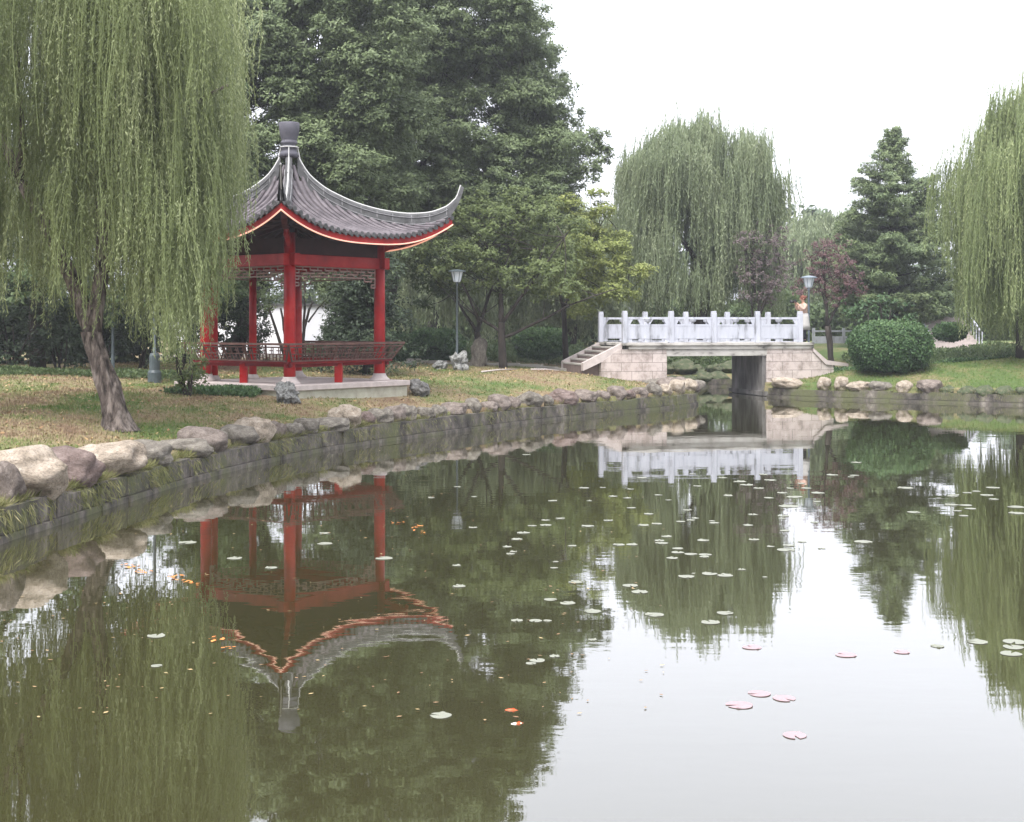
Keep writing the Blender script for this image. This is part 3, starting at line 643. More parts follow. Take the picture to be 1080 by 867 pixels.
# balustrades
def balustrade(us, v, extra=None):
    for i, u in enumerate(us):
        mb = MB(); mb.box((u, v, 1.81+.5), (.165, .165, 1.0)); po = mb.build('balustrade_post', MAT['marble'], bridge, bevel=.012)
        mb = MB(); mb.box((u, v, 2.835), (.15, .15, .07)); mb.box((u, v, 2.79), (.125, .125, .03)); mb.build('post_cap', MAT['marble'], po, bevel=.01)
        if i+1 < len(us):
            a, b = u+.085, us[i+1]-.085; L = b-a; c = (a+b)/2
            mb = MB()
            mb.box((c, v, 2.635), (L, .085, .07))                      # hand rail
            mb.box((c, v, 2.18), (L, .09, .50)); 
            for dz in (1.97, 2.39): mb.box((c, v, dz), (L-.06, .105, .035))
            for sx in (-1, 1): mb.box((c+sx*(L/2-.05), v, 2.18), (.035, .105, .40))
            mb.box((c, v, 1.845), (L, .10, .025))
            for sx in (-1, 0, 1): mb.box((c+sx*(L/2-.08), v, 1.895), (.16 if sx else .26, .08, .09))
            # cloud brackets between panel and rail
            for sx in (-1, 1):
                mb.add([(c+sx*L/2, v-.035, 2.6),(c+sx*(L/2-.2), v-.035, 2.6),(c+sx*(L/2-.1), v-.035, 2.43),(c+sx*L/2, v-.035, 2.43),
                        (c+sx*L/2, v+.035, 2.6),(c+sx*(L/2-.2), v+.035, 2.6),(c+sx*(L/2-.1), v+.035, 2.43),(c+sx*L/2, v+.035, 2.43)],
                       [(0,1,2,3),(7,6,5,4),(0,1,5,4),(1,2,6,5),(2,3,7,6),(3,0,4,7)])
            mb.lathe([(.05,0),(.03,.05),(.11,.09),(.14,.17)], (c, v, 2.43), 8)
            mb.build('balustrade_panel', MAT['marble'], bridge)
US = [ub(x) for x in (659,708,753,799,844)]
balustrade(US, .02); balustrade(US, BW-.02)
# steps going down at the left end
mb = MB(); mc = MB(); n_s = 5; rise = (1.81-1.12)/n_s; run = .26
for i in range(n_s):
    x1 = u659-.12-i*run; z = 1.81-(i+1)*rise+.0
    mb.box((x1-run/2-.01, BW/2-.0, z/2+.25), (run+.0, BW-.5, z-.5-.04)); mc.box((x1-run/2, BW/2, z-.02), (run+.05, BW-.46, .05))
mb.build('step_riser', MAT['step'], bridge); mc.build('step_tread', MAT['path'], bridge)
for v in (.12, BW-.12):
    mb = MB(); e = n_s*run; poly_block(mb, [(u659-.10,1.80),(u659-.14-e,1.16),(u659-.14-e,.9),(u659-.10,1.5)], v-.13, v+.1); mb.build('stair_stringer', MAT['plinth'], bridge)

# ---------------------------------------------------------------- lamps
def lamp(px, Y, ztop, label, pmat, zbase=None, base=False):
    x = (px-CX)/F*Y; z0 = gh(x, Y)-.03 if zbase is None else zbase; L = thing('street_lamp', label, 'street lamp', (x, Y, z0), 0, 'park lamps'); h_ = ztop-z0
    mb = MB(); mb.lathe([(.09,0),(.09,.08),(.055,.12),(.05,.5),(.04,.55),(.034,h_-.52),(.06,h_-.5),(.03,h_-.46),(.07,h_-.42)], (0,0,0), 12); mb.build('pole', pmat, L, True)
    if base: mb = MB(); mb.lathe([(.17,0),(.17,.28),(.13,.34),(.13,.7),(.10,.76)], (0,0,0), 14); mb.build('pole_base', MAT['pole'], L)
    mb = MB(); mb.lathe([(.10,h_-.42),(.12,h_-.38),(.19,h_-.10),(.19,h_-.09)], (0,0,0), 12); mb.build('lantern_glass', MAT['lampglass'], L)
    mb = MB()
    for k in range(6):
        a = k*math.pi/3; mb.bar((.115*math.cos(a), .115*math.sin(a), h_-.40), (.2*math.cos(a), .2*math.sin(a), h_-.08), .018)
    mb.lathe([(.29,h_-.09),(.29,h_-.06),(.2,h_-.03),(.05,h_+.0)], (0,0,0), 20); mb.build('lantern_roof', pmat, L)
lamp(482, 45, 4.23, 'slim dark park lamp between the pavilion and the small tree', MAT['pole'])
lamp(853, 48.3, 4.14, 'slim grey park lamp standing beside the person at the bridge end', MAT['paleblue'])
lamp(163, 34, 5.0, 'pale blue grey lamp post with dark base partly hidden by the near willow', MAT['paleblue'], base=True)
lamp(119, 37, 4.9, 'dark lamp post right behind the near willow trunk', MAT['pole'])

# ---------------------------------------------------------------- vegetation builders
def branch(mb, p0, p1, r0, r1, bend=.15, n=7, k=7):
    p0 = Vector(p0); p1 = Vector(p1); L = (p1-p0).length; off = Vector([random.uniform(-1,1) for _ in range(3)])*L*bend; pts = []; rad = []
    for i in range(n):
        t_ = i/(n-1); pts.append(p0.lerp(p1, t_)+off*math.sin(math.pi*t_)*.6+Vector([random.uniform(-1,1)*L*.008 for _ in range(3)])*(0 if i in (0,n-1) else 1)); rad.append(r0+(r1-r0)*t_)
    mb.tube(pts, rad, k); return pts
def clump_pts(c, r, n, shell=.5, up=.35):
    d = unit(rng.normal(size=(n, 3))); d[:,2] = np.where(rng.random(n) < up, abs(d[:,2]), d[:,2])
    # lumpy surface
    ph = rng.random(6)*6
    lump = 1+.18*np.sin(d[:,0]*5+ph[0])*np.sin(d[:,1]*5+ph[1])+.14*np.sin(d[:,2]*7+ph[2])*np.sin(d[:,0]*8+ph[3])+.08*np.sin(d[:,1]*13+ph[4])*np.sin(d[:,2]*12+ph[5])
    rad = (rng.random(n)**shell)*lump+rng.normal(size=n)*.04
    return np.asarray(c)+d*rad[:,None]*np.asarray(r), d
def crown(name, clumps, dens, size, mat, parent, base, aspect=.5, shell=.35, droop=0, rnds=None, up=.35, sub=True):
    """clumps: (center world, radii). Each is broken into small tufts so that the edge is uneven"""
    Vs = []; Rn = []
    for c, r in clumps:
        r = np.asarray(r, float); A = (r[0]*r[1]*r[2])**(2/3)
        if sub:
            nt_ = max(8, int(dens[0]*A)); tc, td = clump_pts(c, r, nt_, shell*.8, up)
            tr = rng.uniform(.5, 1.3, nt_)*dens[2]; n = int(nt_*dens[1])
            idx = rng.integers(0, nt_, n); d = unit(rng.normal(size=(n, 3))); q = tc[idx]+d*(rng.random(n)**.5*tr[idx])[:,None]*np.array([1,1,.6])
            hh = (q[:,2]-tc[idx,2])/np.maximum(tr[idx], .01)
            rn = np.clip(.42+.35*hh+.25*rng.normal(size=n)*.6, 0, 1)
            nn_ = unit(d*.5+td[idx]*.5+np.array([0,-.25,.8])+rng.normal(size=(n,3))*.5)
        else:
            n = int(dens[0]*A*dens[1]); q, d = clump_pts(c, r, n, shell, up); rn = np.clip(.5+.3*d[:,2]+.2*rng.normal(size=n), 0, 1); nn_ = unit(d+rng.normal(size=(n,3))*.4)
        D = np.cross(nn_, rng.normal(size=(n,3))); D[:,2] -= droop
        s_ = size*rng.uniform(.65, 1.35, n)
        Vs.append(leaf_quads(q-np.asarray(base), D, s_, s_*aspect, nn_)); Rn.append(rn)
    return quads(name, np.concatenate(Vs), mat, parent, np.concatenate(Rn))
def tree(name, label, base, stems, clumps, leaf, bark, dens, size, group=None, aspect=.5, twigs=0, droop=0, **kw):
    T = thing(name, label, 'tree', base, 0, group); b = Vector(base); mb = MB()
    for st in stems:
        branch(mb, Vector(st[0])-b, Vector(st[1])-b, st[2], st[3], st[4] if len(st) > 4 else .06, k=8)
    ends = [Vector(s[1])-b for s in stems]+[Vector(s[0]).lerp(Vector(s[1]), .6)-b for s in stems]
    for c, r in clumps:
        for _ in range(twigs):
            e = min(random.sample(ends, min(4, len(ends))), key=lambda v: (v-(Vector(c)-b)).length)
            tgt = Vector(c)-b+Vector((random.uniform(-.6,.6)*r[0], random.uniform(-.6,.6)*r[1], random.uniform(-.5,.6)*r[2]))
            branch(mb, e, tgt, .022, .006, .1, 6, 5)
    mb.build('trunk', bark, T, True)
    crown('crown', clumps, dens, size, leaf, T, base, aspect, droop=droop, **kw)
    return T
def pc(px, py, Y, rx, rz, ry=None):   # clump from pixels
    s = Y/F; return (tuple(P(px, py, Y)), (rx*s, (ry if ry else (rx+rz)/2)*s, rz*s))

def willow(label, base, trunk, anchors, leaf, bark, step, L, W, stems=True, jitter=.25, group=None, name='weeping_willow', per=9, spread=.16, lean=.1, lens=.05):
    """anchors: list of (x,y,ztop,zbottom) bunches in world coords"""
    T = thing(name, label, 'tree', base, 0, group); b = np.asarray(base); mb = MB()
    for st in trunk: branch(mb, Vector(st[0])-Vector(base), Vector(st[1])-Vector(base), st[2], st[3], st[4] if len(st) > 4 else .08, 9, 9)
    mb.build('trunk', bark, T, True)
    C = []; D = []; Rn = []; RB = []
    cx_, cy_ = trunk[0][1][0], trunk[0][1][1]
    for (x, y, zt, zb) in anchors:
        n = max(2, int(rng.poisson(per))); br = rng.uniform(0, 1)
        for _ in range(n):
            sx, sy = x+rng.normal()*spread, y+rng.normal()*spread; z1 = zt+rng.normal()*.25*jitter*2; z0 = zb+abs(rng.normal())*(zt-zb)*.22+rng.normal()*.12
            if z1-z0 < .3: continue
            m_ = max(4, int((z1-z0)/step)); t_ = np.linspace(0, 1, m_)
            out = np.array([sx-cx_, sy-cy_]); out = out/max(np.linalg.norm(out), .01)*lean*(z1-z0)
            ph = rng.random()*6; am = rng.uniform(.02, .09)
            px_ = sx-out[0]*(1-t_)**3*1.4+am*np.sin(t_*5+ph); py_ = sy-out[1]*(1-t_)**3*1.4+am*np.cos(t_*4+ph); pz_ = z1-(z1-z0)*t_**1.08
            pts = np.stack([px_, py_, pz_], 1); RB.append(pts)
            dd = np.gradient(pts, axis=0); dd = unit(dd)+rng.normal(size=(m_, 3))*np.array([.42,.42,.28])
            C.append(pts+rng.normal(size=(m_,3))*.015); D.append(dd); Rn.append(np.clip(br+rng.normal(size=m_)*.13, 0, 1))
    C = np.concatenate(C); D = np.concatenate(D); Rn = np.concatenate(Rn); s_ = rng.uniform(.7, 1.25, len(C))
    V = leaf_quads(C-b, D, s_*L, s_*W)
    R_ = []
    for p in RB:   # the hanging twigs themselves, thin ribbons
        q = p[::max(1, len(p)//8)]-b; a_ = rng.random()*3.14; o = np.array([math.cos(a_), math.sin(a_), 0])*lens*.12
        R_.append(np.stack([q[:-1]-o, q[:-1]+o, q[1:]+o, q[1:]-o], 1))
    R_ = np.concatenate(R_)
    quads('crown', np.concatenate([V, R_]), leaf, T, np.concatenate([Rn, np.full(len(R_), .35)]))
    return T

# --- near willow
NB = (P(125,445,23.4).x, 23.4, .62)
tr = [(NB, P(98,350,23.6), .15, .13, .0), (P(98,352,23.6), P(22,190,24), .15, .10, .06), (P(98,352,23.6), P(105,180,24.2), .14, .11, .08), (P(22,190,24), P(-30,60,24), .10, .05),
      (P(105,180,24.2), P(190,40,24), .10, .05, .1), (P(105,180,24.2), P(60,-10,24.6), .10, .05, .1), (P(105,200,24.2), P(240,90,23), .06, .025, .1), (P(22,190,24), P(10,0,22), .08,.04,.1)]
anch = []
def endy(px):  # pixel where the hanging curtain ends
    return float(np.interp(px, [-300,-60,0,30,60,90,120,150,180,205,222,235,246,255,264], [330,335,338,345,338,352,356,350,384,372,350,268,255,170,130]))
boughs = []
for i in range(92):
    Y = 24+rng.uniform(-2.8, 3.2); px = rng.uniform(-190, 238) if i > 34 else rng.uniform(90, 238); s = Y/F; x = (px-CX)*s
    r_ = min(math.hypot((x+7.6)/4.4, (Y-24)/4.6), 1); zt = 4.6+5.2*math.sqrt(1-r_*r_)
    if i % 3 == 0: zt = 3.6+(zt-3.6)*rng.uniform(.25, .7)
    boughs.append((x, Y, zt))
for (x0, Y0, z0) in boughs:
    br_ = rng.uniform(.45, 1.0); ll = rng.uniform(1.6, 5.2)
    for j in range(int(9*br_)+3):
        a_ = rng.uniform(0, 6.28); q = br_*math.sqrt(rng.random()); x = x0+q*math.cos(a_); Y = Y0+q*math.sin(a_); s = Y/F; px = CX+x/s
        if px > 212 and rng.random() < .3: continue
        if px > 258 and rng.random() < .75: continue
        ztop = z0-q*q*.9-rng.random()*.2; eb = endy(px)+16-abs(rng.normal())*46; zmin = H+(HY-min(eb, 390))*s
        zb = max(ztop-ll*rng.uniform(.6, 1.3), zmin)
        if ztop-zb < .6: continue
        anch.append((x, Y, ztop, zb))
for i in range(26):      # single long trailing strands in front of the pavilion
    px = rng.uniform(196, 256); Y = rng.uniform(22.5, 25); s = Y/F; e = rng.uniform(255, 372) if px < 245 else rng.uniform(190, 300)
    anch.append(((px-CX)*s, Y, H+(HY-rng.uniform(60, 160))*s, H+(HY-e)*s))
willow('large near weeping willow with leaning rough trunk overhanging the left bank', NB, tr, anch, MAT['willow'], MAT['bark'], .03, .08, .0155, per=9, spread=.12, lean=.06)
W_ = bpy.data.objects['weeping_willow']
tk = [c for c in W_.children if c.name.startswith('trunk')][0]; fl = MB(); pts = []; p0 = Vector((0,0,0)); p1 = Vector(P(98,350,23.6))-Vector(NB)
nS, nA = 26, 40; vs = []
for i in range(nS):
    t_ = i/(nS-1); c = p0.lerp(p1, t_)+Vector((.03*math.sin(t_*5), 0, 0)); r_ = .205-.04*t_+.12*math.exp(-t_*11)
    for k in range(nA):
        a = 2*math.pi*k/nA+t_*.5; q = 1+.07*math.sin(a*5+t_*2)+.05*math.sin(a*9-t_*3)+.16*noise.noise(Vector((math.cos(a)*2.6, math.sin(a)*2.6, t_*5)))+.10*noise.noise(Vector((math.cos(a)*9, math.sin(a)*9, t_*9)))
        vs.append((c.x+r_*q*math.cos(a), c.y+r_*q*math.sin(a), c.z))
fl.add(vs, [(i*nA+k, i*nA+(k+1)%nA, (i+1)*nA+(k+1)%nA, (i+1)*nA+k) for i in range(nS-1) for k in range(nA)])
me_b = fl.build('bark', MAT['bark'], tk, True)
# --- middle willow behind the bridge
def px_willow(label, px0, px1, tops, ybot, Y, depth, n, trunkpx, leaf, step, L, W, per, spread, lens, group=None, bark=None, gap=0.0):
    s = Y/F; an = []; txs = [q[0] for q in tops]; tys = [q[1] for q in tops]
    R0 = (px1-px0)*s
    for i in range(max(10, n//9)):
        px = rng.uniform(px0, px1); yy = Y+rng.uniform(-depth, depth); yt = float(np.interp(px, txs, tys)); zt = H+(HY-yt)*s; zt *= 1-.10*abs(yy-Y)/depth
        lay = rng.random()
        if lay > .42: zt = 2.6+(zt-2.6)*(1-(lay-.42)*1.25)
        br_ = rng.uniform(.5, 1.15)*max(1, R0/9); ll = rng.uniform(1.6, 4.5)
        for j in range(10):
            a_ = rng.uniform(0, 6.28); q = br_*math.sqrt(rng.random()); x = (px-CX)/F*Y+q*math.cos(a_); y2 = yy+q*math.sin(a_)
            z1 = zt-q*q*.75/max(1, R0/9)+rng.normal()*.12; yb = ybot+6+rng.normal()*8-abs(rng.normal())*20; zb = max(H+(HY-yb)*s, z1-ll*rng.uniform(.7, 1.4))
            if z1-zb > .5: an.append((x, y2, z1, zb))
    bx = (trunkpx-CX)/F*Y; bz = gh(bx, Y)-.05; base = (bx, Y, bz); top = min(tys); zt = H+(HY-top)*s
    tr = [(base, (bx+.15, Y, bz+(zt-bz)*.35), .34, .26, .04), ((bx+.15, Y, bz+(zt-bz)*.35), (bx-.3, Y+.3, zt*.6+1), .22, .06, .08)]
    for a in range(6):
        an_ = a*1.05+.3; rr = (px1-px0)*s*.22; z0 = bz+(zt-bz)*random.uniform(.3,.6)
        tr.append(((bx+.05, Y, z0), (bx+rr*math.cos(an_), Y+rr*.8*math.sin(an_), z0+(zt-z0)*random.uniform(.25,.45)), .10, .03, .1))
    return willow(label, base, tr, an, leaf, bark or MAT['darkbark'], step, L, W, per=per, spread=spread, lens=lens, group=group, jitter=.6, lean=.035)
px_willow('tall weeping willow behind the bridge', 664, 822, [(645,235),(660,190),(672,150),(684,160),(696,132),(712,140),(728,122),(750,124),(766,140),(782,130),(796,158),(808,160),(822,205),(838,240)], 334, 60, 3.8, 640, 738, MAT['willow2'], .07, .16, .036, 11, .15, .12)
px_willow('big weeping willow at the right edge hanging over the right lawn', 1024, 1250, [(985,200),(996,160),(1010,150),(1030,140),(1045,112),(1065,95),(1100,80),(1150,60),(1200,90),(1250,150)], 366, 46.8, 3.6, 960, 1082, MAT['willow3'], .058, .125, .027, 10, .13, .10)
px_willow('pale weeping willow far behind the left round hedge', 405, 520, [(400,240),(430,215),(470,200),(520,215)], 352, 66, 3.5, 360, 455, MAT['willow2'], .1, .24, .055, 9, .2, .12)
px_willow('pale weeping willow far behind the small tree', 540, 660, [(540,220),(590,200),(640,215),(660,240)], 352, 70, 3.5, 360, 600, MAT['willow2'], .1, .24, .055, 9, .2, .12)
px_willow('distant pale willow behind the red leaved tree', 826, 912, [(826,240),(850,228),(880,222),(912,236)], 340, 92, 4, 320, 868, MAT['willow2'], .14, .34, .08, 9, .25, .15)

# --- camphor trees behind the pavilion
def silhouette_clumps(n, Y, dy, x0, x1, y0, y1, rr, mask):
    out = []
    k = 0
    while len(out) < n and k < 5000:
        k += 1; px = random.uniform(x0, x1); py = random.uniform(y0, y1)
        if not mask(px, py): continue
        r = random.uniform(*rr); out.append(pc(px, py, Y+random.uniform(-dy, dy), r, r*random.uniform(.55,.8)))
    return out
def edgeR(py): return float(np.interp(py, [-60,0,60,100,118,130,150,170,190,230,260], [540,575,582,592,590,606,628,628,612,598,570]))
cl = silhouette_clumps(190, 53, 3, 400, 640, -55, 250, (20, 34), lambda x, y: x < edgeR(y)-16 and y > -50+abs(x-500)*.28 and not (x < 470 and y > 240))
cl += [pc(625,150,53,20,15), pc(632,165,53,16,13), pc(590,95,53,18,16), pc(575,60,53,22,18), pc(612,180,53,20,15)]
b = (P(396,380,53).x, 53, gh(P(396,380,53).x, 53)-.05)
tree('camphor_tree', 'tall dark camphor tree behind the right half of the pavilion roof', b, [(b, P(430,240,53), .26, .2), (P(430,240,53), P(505,200,53), .2, .18), (P(430,240,53), P(460,120,53), .18,.08), (P(505,200,53), P(560,110,53), .18,.07), (P(505,200,53), P(600,190,53), .12,.05)],
     cl, MAT['camphor'], MAT['darkbark'], (80, 52, .30), .125, twigs=1, group='camphor trees behind the pavilion', aspect=.45)
cl = silhouette_clumps(260, 46, 3, 205, 430, -55, 330, (20, 36), lambda x, y: (y < 262 or x < 262 or (x > 345 and y < 300)) and y > -50+abs(x-330)*.2)
b = (P(262,385,46).x, 43, gh(P(262,385,46).x, 43)-.05)
tree('camphor_tree', 'broad dark camphor tree behind the left half of the pavilion', b, [(b, P(285,255,46), .28,.2), (P(285,255,46), P(330,110,46), .18,.07), (P(285,255,46), P(240,130,45), .16,.06)],
     cl, MAT['camphor'], MAT['darkbark'], (80, 52, .30), .125, twigs=1, group='camphor trees behind the pavilion', aspect=.45)
cl = silhouette_clumps(120, 39, 3, -150, 240, -40, 318, (24, 40), lambda x, y: y > 60+abs(x-60)*.2)
b = (P(40,395,41).x, 41, gh(P(40,395,41).x, 41)-.05)
tree('broadleaf_tree', 'dark broad tree behind the near willow at the left edge', b, [(b, P(45,250,40), .25,.15), (P(45,250,40), P(120,150,39), .12,.05), (P(45,250,40), P(-30,150,39), .12,.05)],
     cl, MAT['midleaf'], MAT['darkbark'], (45, 26, .3), .14, twigs=1, aspect=.45)
# dark conical tree seen through the pavilion
cl = [pc(388+random.uniform(-1,1)*(14+.26*(y-262)), y, 40+random.uniform(-1,1), 20, 16) for y in range(266, 384, 4) for _ in range(3)]
b = (P(386,388,40).x, 40, gh(P(386,388,40).x, 40)-.05)
tree('evergreen_tree', 'dark conical evergreen seen between the front and right columns', b, [(b, P(386,280,40), .12,.04)], cl, MAT['darkleaf'], MAT['darkbark'], (60, 24, .2), .10, aspect=.45)
# open multi stemmed tree framing the white wall behind the pavilion
b = (P(306,378,41).x, 41, gh(P(306,378,41).x, 41)-.05)
cl = [pc(x, y, 41+random.uniform(-1,1), 20, 14) for x, y in [(292,305),(312,298),(330,296),(346,300),(360,306),(276,300),(322,312),(350,318),(285,318),(335,285),(300,282),(364,322),(268,318)]]
tree('small_tree', 'small dark tree with leaning stems seen through the pavilion', b, [(b, P(283,322,41), .06,.03,.02), (b, P(296,325,40.8), .05,.03,.02), (P(318,377,41), P(330,318,41), .06,.03,.08), (P(318,377,41), P(322,300,41), .05,.03,.05), (P(325,340,41),P(348,312,41),.03,.015)],
     cl, MAT['camphor'], MAT['darkbark'], (60, 20, .2), .10, aspect=.45)
# left undergrowth: dark shrubs behind the lawn
def shrub(label, px, py0, py1, Y, wpx, leaf, dens=(90,22,.18), size=.1, name='shrub', group=None, stems=5):
    s = Y/F; x = (px-CX)*s; z = gh(x, Y); base = (x, Y, z-.03); T = thing(name, label, 'shrub', base, 0, group); mb = MB(); h_ = (py1-py0)*s
    for _ in range(stems):
        a = random.uniform(0, 6.28); branch(mb, (random.uniform(-.1,.1), random.uniform(-.1,.1), 0), (math.cos(a)*wpx*s*.3, math.sin(a)*.4, h_*random.uniform(.5,.85)), .035, .012, .12, 6, 5)
    mb.build('stems', MAT['darkbark'], T, True)
    cl = []
    for _ in range(16):
        cl.append(((x+random.uniform(-.5,.5)*wpx*s*.95, Y+random.uniform(-.4,.4), z+h_*random.uniform(.12,.9)), (wpx*s*.2, wpx*s*.18, h_*.17)))
    crown('foliage', cl, dens, size, leaf, T, base, .5)
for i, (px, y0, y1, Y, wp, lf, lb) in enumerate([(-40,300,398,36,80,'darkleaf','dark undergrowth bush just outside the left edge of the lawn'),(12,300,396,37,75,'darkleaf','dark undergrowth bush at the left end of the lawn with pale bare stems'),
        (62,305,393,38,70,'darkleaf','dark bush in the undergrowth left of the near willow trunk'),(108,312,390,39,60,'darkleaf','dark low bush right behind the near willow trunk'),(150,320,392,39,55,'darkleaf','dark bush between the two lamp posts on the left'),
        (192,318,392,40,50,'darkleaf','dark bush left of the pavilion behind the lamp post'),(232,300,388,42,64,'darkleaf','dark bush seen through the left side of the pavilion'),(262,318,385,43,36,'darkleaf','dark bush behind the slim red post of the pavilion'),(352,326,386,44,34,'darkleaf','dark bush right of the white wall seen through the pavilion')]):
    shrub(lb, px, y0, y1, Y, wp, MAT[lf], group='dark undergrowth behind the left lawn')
shrub('low leafy climber with pale yellow leaves left of the pavilion platform', 197, 352, 418, 29.5, 34, MAT['lightleaf'], (90,14,.1), .07, 'leafy_shrub')
# --- small light green trees in the middle
b = (P(531,386,46.5).x, 46.5, gh(P(531,386,46.5).x, 46.5)-.04); Y = 46.5
stems = [(b, P(529,340,Y), .15,.11,.02), (P(529,342,Y), P(527,290,Y), .10,.06,.03), (P(529,342,Y), P(560,300,Y-.5), .07,.04,.06), (P(531,356,Y), P(600,322,Y-.3), .06,.035,.03), (P(600,322,Y-.3), P(650,305,Y-.5), .035,.015,.06),
         (P(527,290,Y), P(505,245,Y), .05,.02), (P(527,290,Y), P(545,235,Y), .05,.02), (P(560,300,Y-.5), P(595,250,Y-1), .04,.015), (P(505,340,Y), P(465,255,Y-.5), .05,.02,.05), (P(529,350,Y),P(505,335,Y),.05,.05,.02), (P(560,300,Y-.5), P(580,240,Y), .035,.015)]
cl = [pc(x, y, Y+random.uniform(-1.2,1.2), r*1.15, r*.75) for x, y, r in [(505,212,16),(545,208,16),(575,215,16),(480,222,16),(445,235,14),(440,262,12),(590,278,20),(470,270,22),(490,245,22),(515,235,24),(540,232,24),(565,228,22),(500,270,24),(530,262,26),(560,258,26),(585,262,24),(480,292,18),(515,292,20),(550,288,22),(580,290,22),(460,250,14),(600,240,18),(455,285,12),(535,310,14),(570,310,16),(600,305,16),(492,305,12),(525,222,16)]]
tree('small_tree', 'light green multi stemmed tree on the lawn between the pavilion and the bridge', b, stems, cl, MAT['lightleaf'], MAT['darkbark'], (95, 24, .22), .12, twigs=2, aspect=.5)
b = (P(508,382,49).x, 49, gh(P(508,382,49).x, 49)-.04); Y = 49
tree('small_tree', 'darker leaning tree close behind the light green tree beside the standing stone', b, [(b, P(503,350,Y), .14,.11,.03), (P(503,350,Y), P(478,310,Y), .07,.03,.05), (P(503,350,Y), P(520,300,Y), .08,.04,.05), (P(478,310,Y), P(462,280,Y), .03,.015)],
     [pc(x, y, Y+random.uniform(-1,1), r*1.1, r*.7) for x, y, r in [(435,285,14),(445,320,10),(560,285,18),(455,300,16),(475,285,20),(500,280,22),(525,275,22),(450,270,16),(470,305,14),(545,275,20)]], MAT['midleaf'], MAT['darkbark'], (120, 26, .2), .125, twigs=2)
b = (P(598,382,51).x, 51, gh(P(598,382,51).x, 51)-.04); Y = 50
tree('small_tree', 'yellow green tree leaning towards the left end of the bridge', b, [(b, P(594,325,Y), .12,.09,.03), (P(594,325,Y), P(620,270,Y), .07,.03), (P(594,325,Y), P(640,290,Y), .06,.02), (P(594,325,Y), P(575,260,Y), .05,.02), (P(620,270,Y),P(635,225,Y),.03,.015),(P(640,290,Y), P(680,285,Y), .02,.008)],
     [pc(x, y, Y-1+random.uniform(-1,1), r*1.1, r*.7) for x, y, r in [(600,215,14),(605,325,12),(620,330,12),(585,300,16),(615,235,18),(635,222,14),(630,250,20),(650,265,20),(612,262,22),(640,285,22),(662,290,18),(680,285,10),(618,290,20),(600,280,20),(645,308,16),(665,312,10),(625,312,16),(600,308,14),(655,250,10),(628,205,9)]],
     MAT['yellowleaf'], MAT['darkbark'], (130, 28, .2), .125, twigs=2)
# --- plum trees
for px, Y, cls, lf, lb, tp in [(806, 56, [(790,255,18),(808,245,20),(822,260,18),(795,275,22),(815,280,22),(828,285,14),(800,300,20),(822,302,16),(786,290,14),(805,318,14),(785,312,10)], 'plum', 'grey purple leaved tree behind the middle of the bridge', (803,318)),
                               (878, 55, [(868,262,16),(880,258,14),(862,278,20),(880,278,22),(893,288,18),(856,295,18),(872,298,22),(890,302,20),(905,304,12),(848,308,12),(880,316,16)], 'plumred', 'dark red leaved tree behind the lamp at the bridge end', (874,330))]:
    b = (P(px,372,Y).x, Y, gh(P(px,372,Y).x, Y)-.04)
    tree('plum_tree', lb, b, [(b, P(tp[0]-2,tp[1]+14,Y), .13,.09,.03), (P(tp[0]-2,tp[1]+14,Y), P(cls[0][0],cls[0][1],Y), .07,.02,.08), (P(tp[0]-2,tp[1]+14,Y), P(cls[4][0]+8,cls[4][1],Y), .07,.02,.08), (b, P(cls[6][0]-8,cls[6][1],Y), .07,.02,.1)],
         [pc(x, y, Y+random.uniform(-.8,.8), r, r*.75) for x, y, r in cls], MAT[lf], MAT['darkbark'], (80, 22, .17), .085, twigs=2, group='purple leaved trees behind the bridge')
# --- cedar
Y = 62; s = Y/F; bx = P(941,0,Y).x; bz = gh(bx, Y)-.05; T = thing('cedar_tree', 'tall layered dark green cedar behind the round bush', 'tree', (bx, Y, bz))
mb = MB(); top = P(941,148,Y).z; mb.tube([(0,0,0),(0.05,0,3),(0,0,6),(0,0,top-bz)], [.28,.22,.13,.02], 9)
cls = []
def halfw(py): return float(np.interp(py, [142,152,165,180,200,230,260,290,320,345], [3,8,15,25,40,54,60,62,60,50]))
py = 146
while py < 340:
    hw = halfw(py)*s; nb = 7 if py < 180 else 13
    for k in range(nb):
        a = random.uniform(0, 6.28); ln = hw*random.uniform(.85, 1.25); z = P(941,py,Y).z-bz; e = (math.cos(a)*ln, math.sin(a)*ln, z+random.uniform(.05,.4))
        branch(mb, (0,0,z-.35), e, .04, .01, .05, 6, 5)
        for q in (.35,.55,.75,.95):
            c_ = (bx+e[0]*q, Y+e[1]*q, bz+z-.35+(e[2]-z+.35)*q+.08*math.sin(q*9)); cls.append((c_, (.34*ln*(1.2-q*.5)*.55+.12, .34*ln*(1.2-q*.5)*.55+.12, .085+.035*ln)))
    py += 12.5
for k in range(3): cls.append((tuple(P(941+random.uniform(-3,3), 146+k*5, Y)), (.15,.15,.25)))
mb.build('trunk', MAT['darkbark'], T, True)
crown('crown', cls, (150, 16, .13), .15, MAT['cedar'], T, (bx, Y, bz), .3, up=.6)
